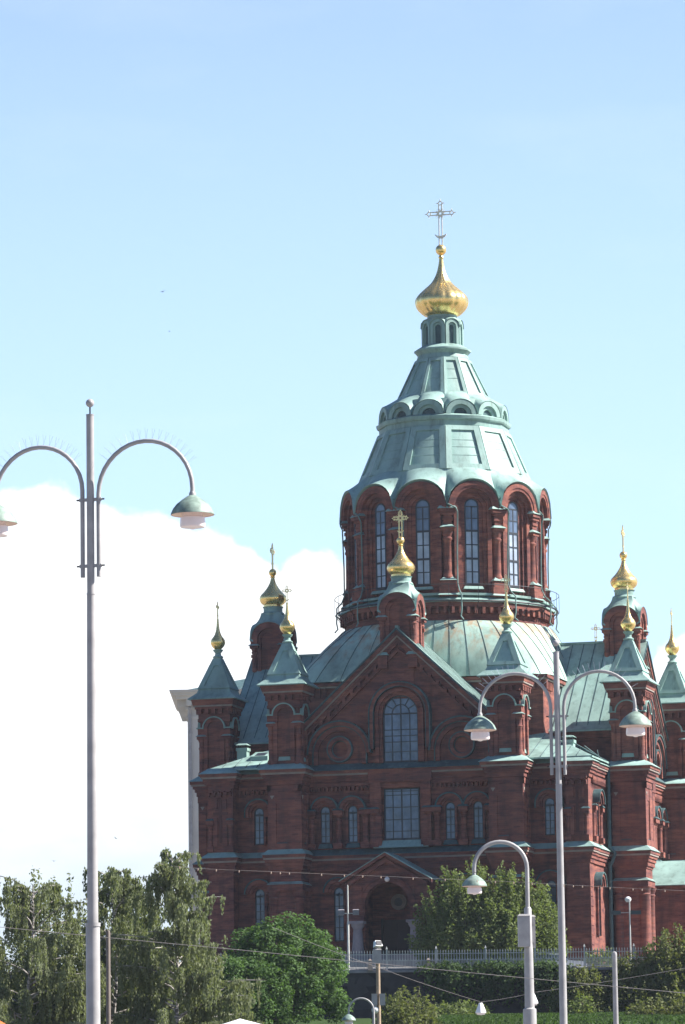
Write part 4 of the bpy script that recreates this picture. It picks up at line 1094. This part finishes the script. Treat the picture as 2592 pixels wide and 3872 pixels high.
# ------------------------------------------------------------------ vegetation
rng = np.random.default_rng(11)
def leaves_mesh(name, P, N, size, mt, parent, aspect=1.5, hang=0.0):
    """one quad per leaf at points P with rough normals N"""
    n = len(P); N = N/np.maximum(1e-6, np.linalg.norm(N, axis=1))[:, None]
    rv = rng.normal(size=(n, 3)); A = np.cross(N, rv)
    if hang: A = A/np.maximum(1e-6, np.linalg.norm(A, axis=1))[:, None]*(1-hang)+np.array([0, 0, -hang]); A = A-N*(A*N).sum(1)[:, None]
    A /= np.maximum(1e-6, np.linalg.norm(A, axis=1))[:, None]; B = np.cross(N, A)
    s = (size*rng.uniform(.6, 1.35, n))[:, None]
    a = A*s*.5*aspect; c = B*s*.5
    V = np.stack([P-a, P+c*.9-a*.1, P+a, P-c*.9-a*.1], 1).reshape(-1, 3).astype(np.float32)
    me = bpy.data.meshes.new(name); me.vertices.add(4*n); me.vertices.foreach_set('co', V.ravel())
    me.loops.add(4*n); me.loops.foreach_set('vertex_index', np.arange(4*n, dtype=np.int32))
    me.polygons.add(n); me.polygons.foreach_set('loop_start', np.arange(0, 4*n, 4, dtype=np.int32)); me.polygons.foreach_set('loop_total', np.full(n, 4, np.int32))
    me.update(calc_edges=True); me.materials.append(MATS[mt])
    o = bpy.data.objects.new(name, me); COL.objects.link(o); o.parent = parent; return o
def nz3(n, s=1): return rng.normal(size=(n, 3))*s

def birch(loc, H, Rr, seed, label, nl=34, lean=(0, 0), ns=11):
    rg = random.Random(seed)
    o = empty('birch_tree', loc, 0, label, 'tree', 'weeping birches')
    t = MB().m('birch_bark'); t.smooth = True
    def tr(h): return Vector((lean[0]*(h/H)**1.5+.25*math.sin(h*.5+seed), lean[1]*(h/H)**1.5+.2*math.sin(h*.7+seed*2), h))
    t.tube([tr(H*i/12) for i in range(13)], [.17*(1-i/12.6)+.012 for i in range(13)], 7)
    P = []; Nn = []
    for i in range(nl):
        f = .34+.64*((i+rg.random())/nl)**.9; h = H*f; a = rg.uniform(0, 2*PI); ln_ = Rr*(1.45-1.12*f)*rg.uniform(.45, 1.2)
        p = tr(h); pts = [p]; rise = rg.uniform(.5, 1.2)*ln_*(.45 if f < .8 else .75)
        for j in range(1, 7):
            s_ = j/6
            pts.append(p+Vector((math.cos(a)*ln_*s_+rg.uniform(-.12, .12), math.sin(a)*ln_*s_+rg.uniform(-.12, .12), rise*(1.5*s_-s_*s_*.9))))
        t.tube(pts, [.05*(1-j/7.2)*(1-.5*f)+.008 for j in range(7)], 5)
        for k in range(ns if f < .7 else int(ns*.55)):
            s_ = rg.uniform(.3, 1.0)*6; j = min(5, int(s_)); q = pts[j].lerp(pts[j+1], s_-j)
            L_ = rg.uniform(.45, 1.7)*(1.0 if f < .85 else .8); dx, dy = rg.gauss(0, .16), rg.gauss(0, .16)
            m_ = int(L_/.0165)
            tt = np.linspace(0, 1, m_)
            base = np.array(q)[None, :]+np.stack([dx*np.sqrt(tt), dy*np.sqrt(tt), .12*np.sin(tt*3)-L_*tt**1.15], 1)
            P.append(base+rng.normal(size=(m_, 3))*(np.array([.07, .07, .04])*(1.15-.75*tt)[:, None])); Nn.append(rng.normal(size=(m_, 3))*np.array([1, 1, .5])+np.array([0, -.3, .3]))
    t.build('trunk', o)
    leaves_mesh('crown', np.concatenate(P), np.concatenate(Nn)*np.array([1, 1, .35]), .078, 'birch_leaf', o, 1.9, .7)
birch((-13.9, 199, -.3), 14.9, 4.6, 1, 'tall weeping birch left of the nearest lamp pole, a thin pale trunk fork inside', 74, ns=19)
birch((-10.5, 203, -.3), 15.8, 4.4, 2, 'weeping birch behind the nearest lamp pole', 74, ns=19)
birch((-7.9, 197, -.3), 15.9, 4.2, 3, 'weeping birch with a slim forked top, in front of the pale building', 74, lean=(.6, 0), ns=19)
birch((-9.3, 207, -.2), 14.3, 4.0, 12, 'birch farther back, seen between the two birches either side of the brown post', 60, ns=18)
birch((-17.0, 202, -.3), 14.8, 4.6, 8, 'weeping birch whose branches enter at the left edge behind its neighbour', 50, ns=18)
birch((-5.9, 201, -.3), 12.2, 2.6, 5, 'lower weeping birch overlapping the left brick corner', 44, ns=17)

def clump_tree(name, loc, base_h, centers, leaf, n_per, mt, label, cat, group=None, trunk_r=.16, up=.4, squash=.8):
    o = empty(name, loc, 0, label, cat, group)
    t = MB().m('bark'); t.smooth = True
    C = np.array([c[:3] for c in centers]); top = Vector(C.mean(0))
    t.tube([(0, 0, -.4), (0, 0, base_h*.5), (top.x*.3, top.y*.3, base_h)], [trunk_r*1.2, trunk_r, trunk_r*.8], 8)
    P = []; Nn = []
    for k, (x, y, z, r) in enumerate(centers):
        if k % 3 == 0: t.tube([(top.x*.3, top.y*.3, base_h*.9), (x*.5, y*.5, (base_h+z)*.5), (x*.9, y*.9, z)], [trunk_r*.55, trunk_r*.35, .02], 5)
        n = int(n_per*r*r)
        d = rng.normal(size=(n, 3)); d /= np.linalg.norm(d, axis=1)[:, None]
        rr = r*(.55+.5*rng.random(n)**.6)
        P.append(np.array([x, y, z])+d*rr[:, None]*np.array([1, 1, squash])); Nn.append(d*.6+rng.normal(size=(n, 3))*.5+np.array([0, 0, up]))
    t.build('trunk', o)
    leaves_mesh('crown', np.concatenate(P), np.concatenate(Nn), leaf, mt, o, 1.3)
    return o
def dome_clumps(rx, ry, rz, n, r, seed, z0=0, flat=.15):
    rg = random.Random(seed); out = []
    for i in range(n):
        f = (i+.5)/n; z = 1-f*1.6; rad = math.sqrt(max(0, 1-z*z)) if z > 0 else 1.0-.25*z*z; a = i*2.39996+rg.uniform(-.3, .3); q = rg.uniform(.78, 1.04)
        out.append((rx*rad*math.cos(a)*q, ry*rad*math.sin(a)*q, z0+rz*z*q, r*rg.uniform(.7, 1.25)))
    for i in range(n//5): out.append((rg.uniform(-.5, .5)*rx, rg.uniform(-.5, .5)*ry, z0+rg.uniform(-.2, .5)*rz, r*1.3))
    return out
clump_tree('maple_tree', (-3.75, 262, 9.6), 2.0, dome_clumps(3.25, 3.0, 3.6, 130, .66, 4, z0=3.3), .135, 640, 'maple_leaf', 'round dense bright green tree in front of the left cathedral corner', 'tree', up=.7)
clump_tree('maple_tree', (-5.9, 259, 9.2), 1.5, dome_clumps(2.6, 2.2, 2.5, 90, .6, 9, z0=2.6), .13, 560, 'maple_leaf', 'darker low tree between the birches and the round green tree', 'tree', up=.6)

def shoot_bush(name, loc, w, d, h, n, leaf, mt, label, cat, seed, group=None, spread=.35, dens=.032, shape=None):
    """many upright shoots from a broad base, leaves all along"""
    rg = random.Random(seed); o = empty(name, loc, 0, label, cat, group)
    t = MB().m('bark'); P = []; Nn = []
    for i in range(n):
        a = rg.uniform(0, 2*PI); q = math.sqrt(rg.random()); bx, by = w*q*math.cos(a), d*q*math.sin(a)
        hh = h*(1-.72*q**2.2)*rg.uniform(.5, 1.16)
        if shape: hh *= shape(bx/w)
        lx = bx*spread*.5+rg.gauss(0, .18)*hh*.3; ly = by*spread*.5+rg.gauss(0, .15)*hh*.3
        m_ = max(6, int(hh/dens)); tt = np.linspace(.05, 1, m_)
        ax = np.stack([bx*.75+lx*tt**1.5+.08*np.sin(tt*7+i), by*.75+ly*tt**1.5, hh*tt], 1)
        if i == 0 or (i % 6 == 0 and h > 1.2): t.tube([tuple(ax[j]) for j in range(0, m_, max(1, m_//5))], .02, 4)
        wd = .21*np.sin(np.clip(tt, .02, .98)*PI)**.5+.03
        P.append(ax+rng.normal(size=(m_, 3))*wd[:, None]*np.array([.75, .75, .5])); Nn.append(rng.normal(size=(m_, 3))+np.array([0, -.2, .35]))
    if not t.v: t.tube([(0, 0, 0), (0, 0, .3)], .03, 4)
    t.build('stems', o)
    leaves_mesh('foliage', np.concatenate(P), np.concatenate(Nn), leaf, mt, o, 1.7)
    return o
shoot_bush('lilac_bush', (7.6, 291, 14.9), 3.7, 2.0, 6.4, 520, .12, 'lilac_leaf', 'large bushy green shrub with pointed shoots, left of the single-armed lamp with boxes', 'shrub', 21, spread=.6)
shoot_bush('lilac_bush', (9.7, 290.6, 14.9), 2.6, 1.5, 5.9, 330, .12, 'lilac_leaf', 'middle one of the bushy shrubs, its shoots just right of the single lamp shade', 'shrub', 35, spread=.6)
shoot_bush('lilac_bush', (11.4, 291.5, 14.9), 2.7, 1.8, 5.6, 380, .12, 'lilac_leaf', 'tall bushy shrub directly behind the single-armed lamp pole', 'shrub', 22, spread=.5)
shoot_bush('bush', (3.1, 250, 8.9), 1.75, 1.5, 3.0, 260, .11, 'bush_leaf', 'round yellowish green bush beside the wooden pole at the bottom edge', 'shrub', 23, spread=.9, dens=.04)
shoot_bush('bush', (20.3, 286, 11.6), 2.8, 1.3, 5.2, 260, .14, 'bush_leaf', 'olive green bush covering the fence at the right edge', 'shrub', 24, spread=.5)
shoot_bush('bush', (14.6, 285.6, 11.6), 2.4, 1.0, 2.9, 210, .13, 'bush_leaf', 'low olive bush under the fence between the two right lamp poles', 'shrub', 25, spread=.5)
shoot_bush('bush', (17.6, 285.8, 11.6), 2.0, 1.0, 3.5, 200, .13, 'bush_leaf', 'mid-height olive bush behind the plain grey post', 'shrub', 26, spread=.5)
shoot_bush('bush', (19.2, 270, 10.6), 3.4, 1.4, 1.7, 240, .12, 'bush_leaf', 'low leafy bush on the lawn at the bottom right corner', 'shrub', 27, spread=.5, dens=.04)
shoot_bush('bush', (13.9, 276, 11.0), .9, .8, 1.6, 70, .12, 'lilac_leaf', 'small dark bush on the lawn right of the tall right lamp pole', 'shrub', 28, spread=.5, dens=.04)
shoot_bush('bush', (6.6, 280, 11.3), 2.4, 1.2, 1.1, 160, .12, 'lilac_leaf', 'low dark ground shrubs at the wall foot between wooden pole and hanging lamp', 'shrub', 36, spread=.5, dens=.04)
shoot_bush('bush', (16.0, 291.5, 14.9), 1.3, .8, 1.25, 70, .12, 'lilac_leaf', 'small bush behind the fence at the foot of the right brick corner', 'shrub', 29, spread=.5, dens=.05)
shoot_bush('bush', (-13.2, 208, .2), 7.2, 2.2, 14.2, 760, .10, 'birch_leaf', 'dense green undergrowth beneath the leftmost birches', 'shrub', 31, spread=.4)
shoot_bush('bush', (-7.2, 212, .4), 3.6, 2.0, 12.0, 420, .11, 'birch_leaf', 'dense green undergrowth beneath the birches near the maple', 'shrub', 32, spread=.4)
gx = np.stack([rng.uniform(3, 24, 26000), rng.uniform(262, 286.8, 26000), np.zeros(26000)], 1)
gx[:, 2] = np.interp(gx[:, 1], [256, 264, 270, 280, 287.4], [9.3, 10.55, 11.0, 11.45, 11.7])+.06
go = leaves_mesh('grass', gx, rng.normal(size=(26000, 3))*np.array([1, 1, .2]), .16, 'grass', None, 1.8, .6); tag(go, kind='stuff')
# creeper on the retaining wall
cr_ = empty('creeper', (0, 287.2, 14.7), 0, 'dark green creeper hanging over the retaining wall below the shrubs', 'creeper')
P = []; Nn = []; t = MB().m('bark')
rg = random.Random(5)
for i in range(300):
    x = rg.choice((rg.uniform(4.2, 14), rg.gauss(6.2, .5), rg.gauss(9.4, .9), rg.gauss(12.2, .6), rg.gauss(20, 1.5))); L_ = .3+2.6*rg.random()**1.8*(1 if x > 6 else (x-4)/2+.1); m_ = int(L_/.035)+4; tt = np.linspace(0, 1, m_)**.8
    P.append(np.stack([x+.1*np.sin(tt*5+i)+rg.uniform(-.2, .2)*tt, -.12-.35*np.sin(tt*PI)*rg.random()-.05+0*tt, .25-L_*tt], 1)+nz3(m_, .15)); Nn.append(nz3(m_, .7)+np.array([0, -.7, .4]))
    if i % 8 == 0: t.tube([(x, -.1, .2), (x+.1, -.15, .2-L_*.8)], .015, 4)
t.build('stems', cr_)
leaves_mesh('foliage', np.concatenate(P), np.concatenate(Nn), .15, 'ivy_leaf', cr_, 1.3)
# summer air: pale haze between the square and the hill
hb = MB(); hb.box(-150, 150, -30, 440, -2, 72)
hm = bpy.data.materials.new('haze'); hm.use_nodes = True; hm.node_tree.nodes.clear()
hv = hm.node_tree.nodes.new('ShaderNodeVolumePrincipled'); hv.inputs['Density'].default_value = 0.8e-4; hv.inputs['Color'].default_value = (.80, .88, 1.0, 1); hv.inputs['Anisotropy'].default_value = 0.2
ho = hm.node_tree.nodes.new('ShaderNodeOutputMaterial'); hm.node_tree.links.new(hv.outputs[0], ho.inputs['Volume'])
hz_o = hb.build('haze'); hz_o.data.materials.append(hm); tag(hz_o, kind='stuff')
# clean leftovers
for ob in list(bpy.data.objects):
    if ob.name.startswith('tmp'): bpy.data.objects.remove(ob)
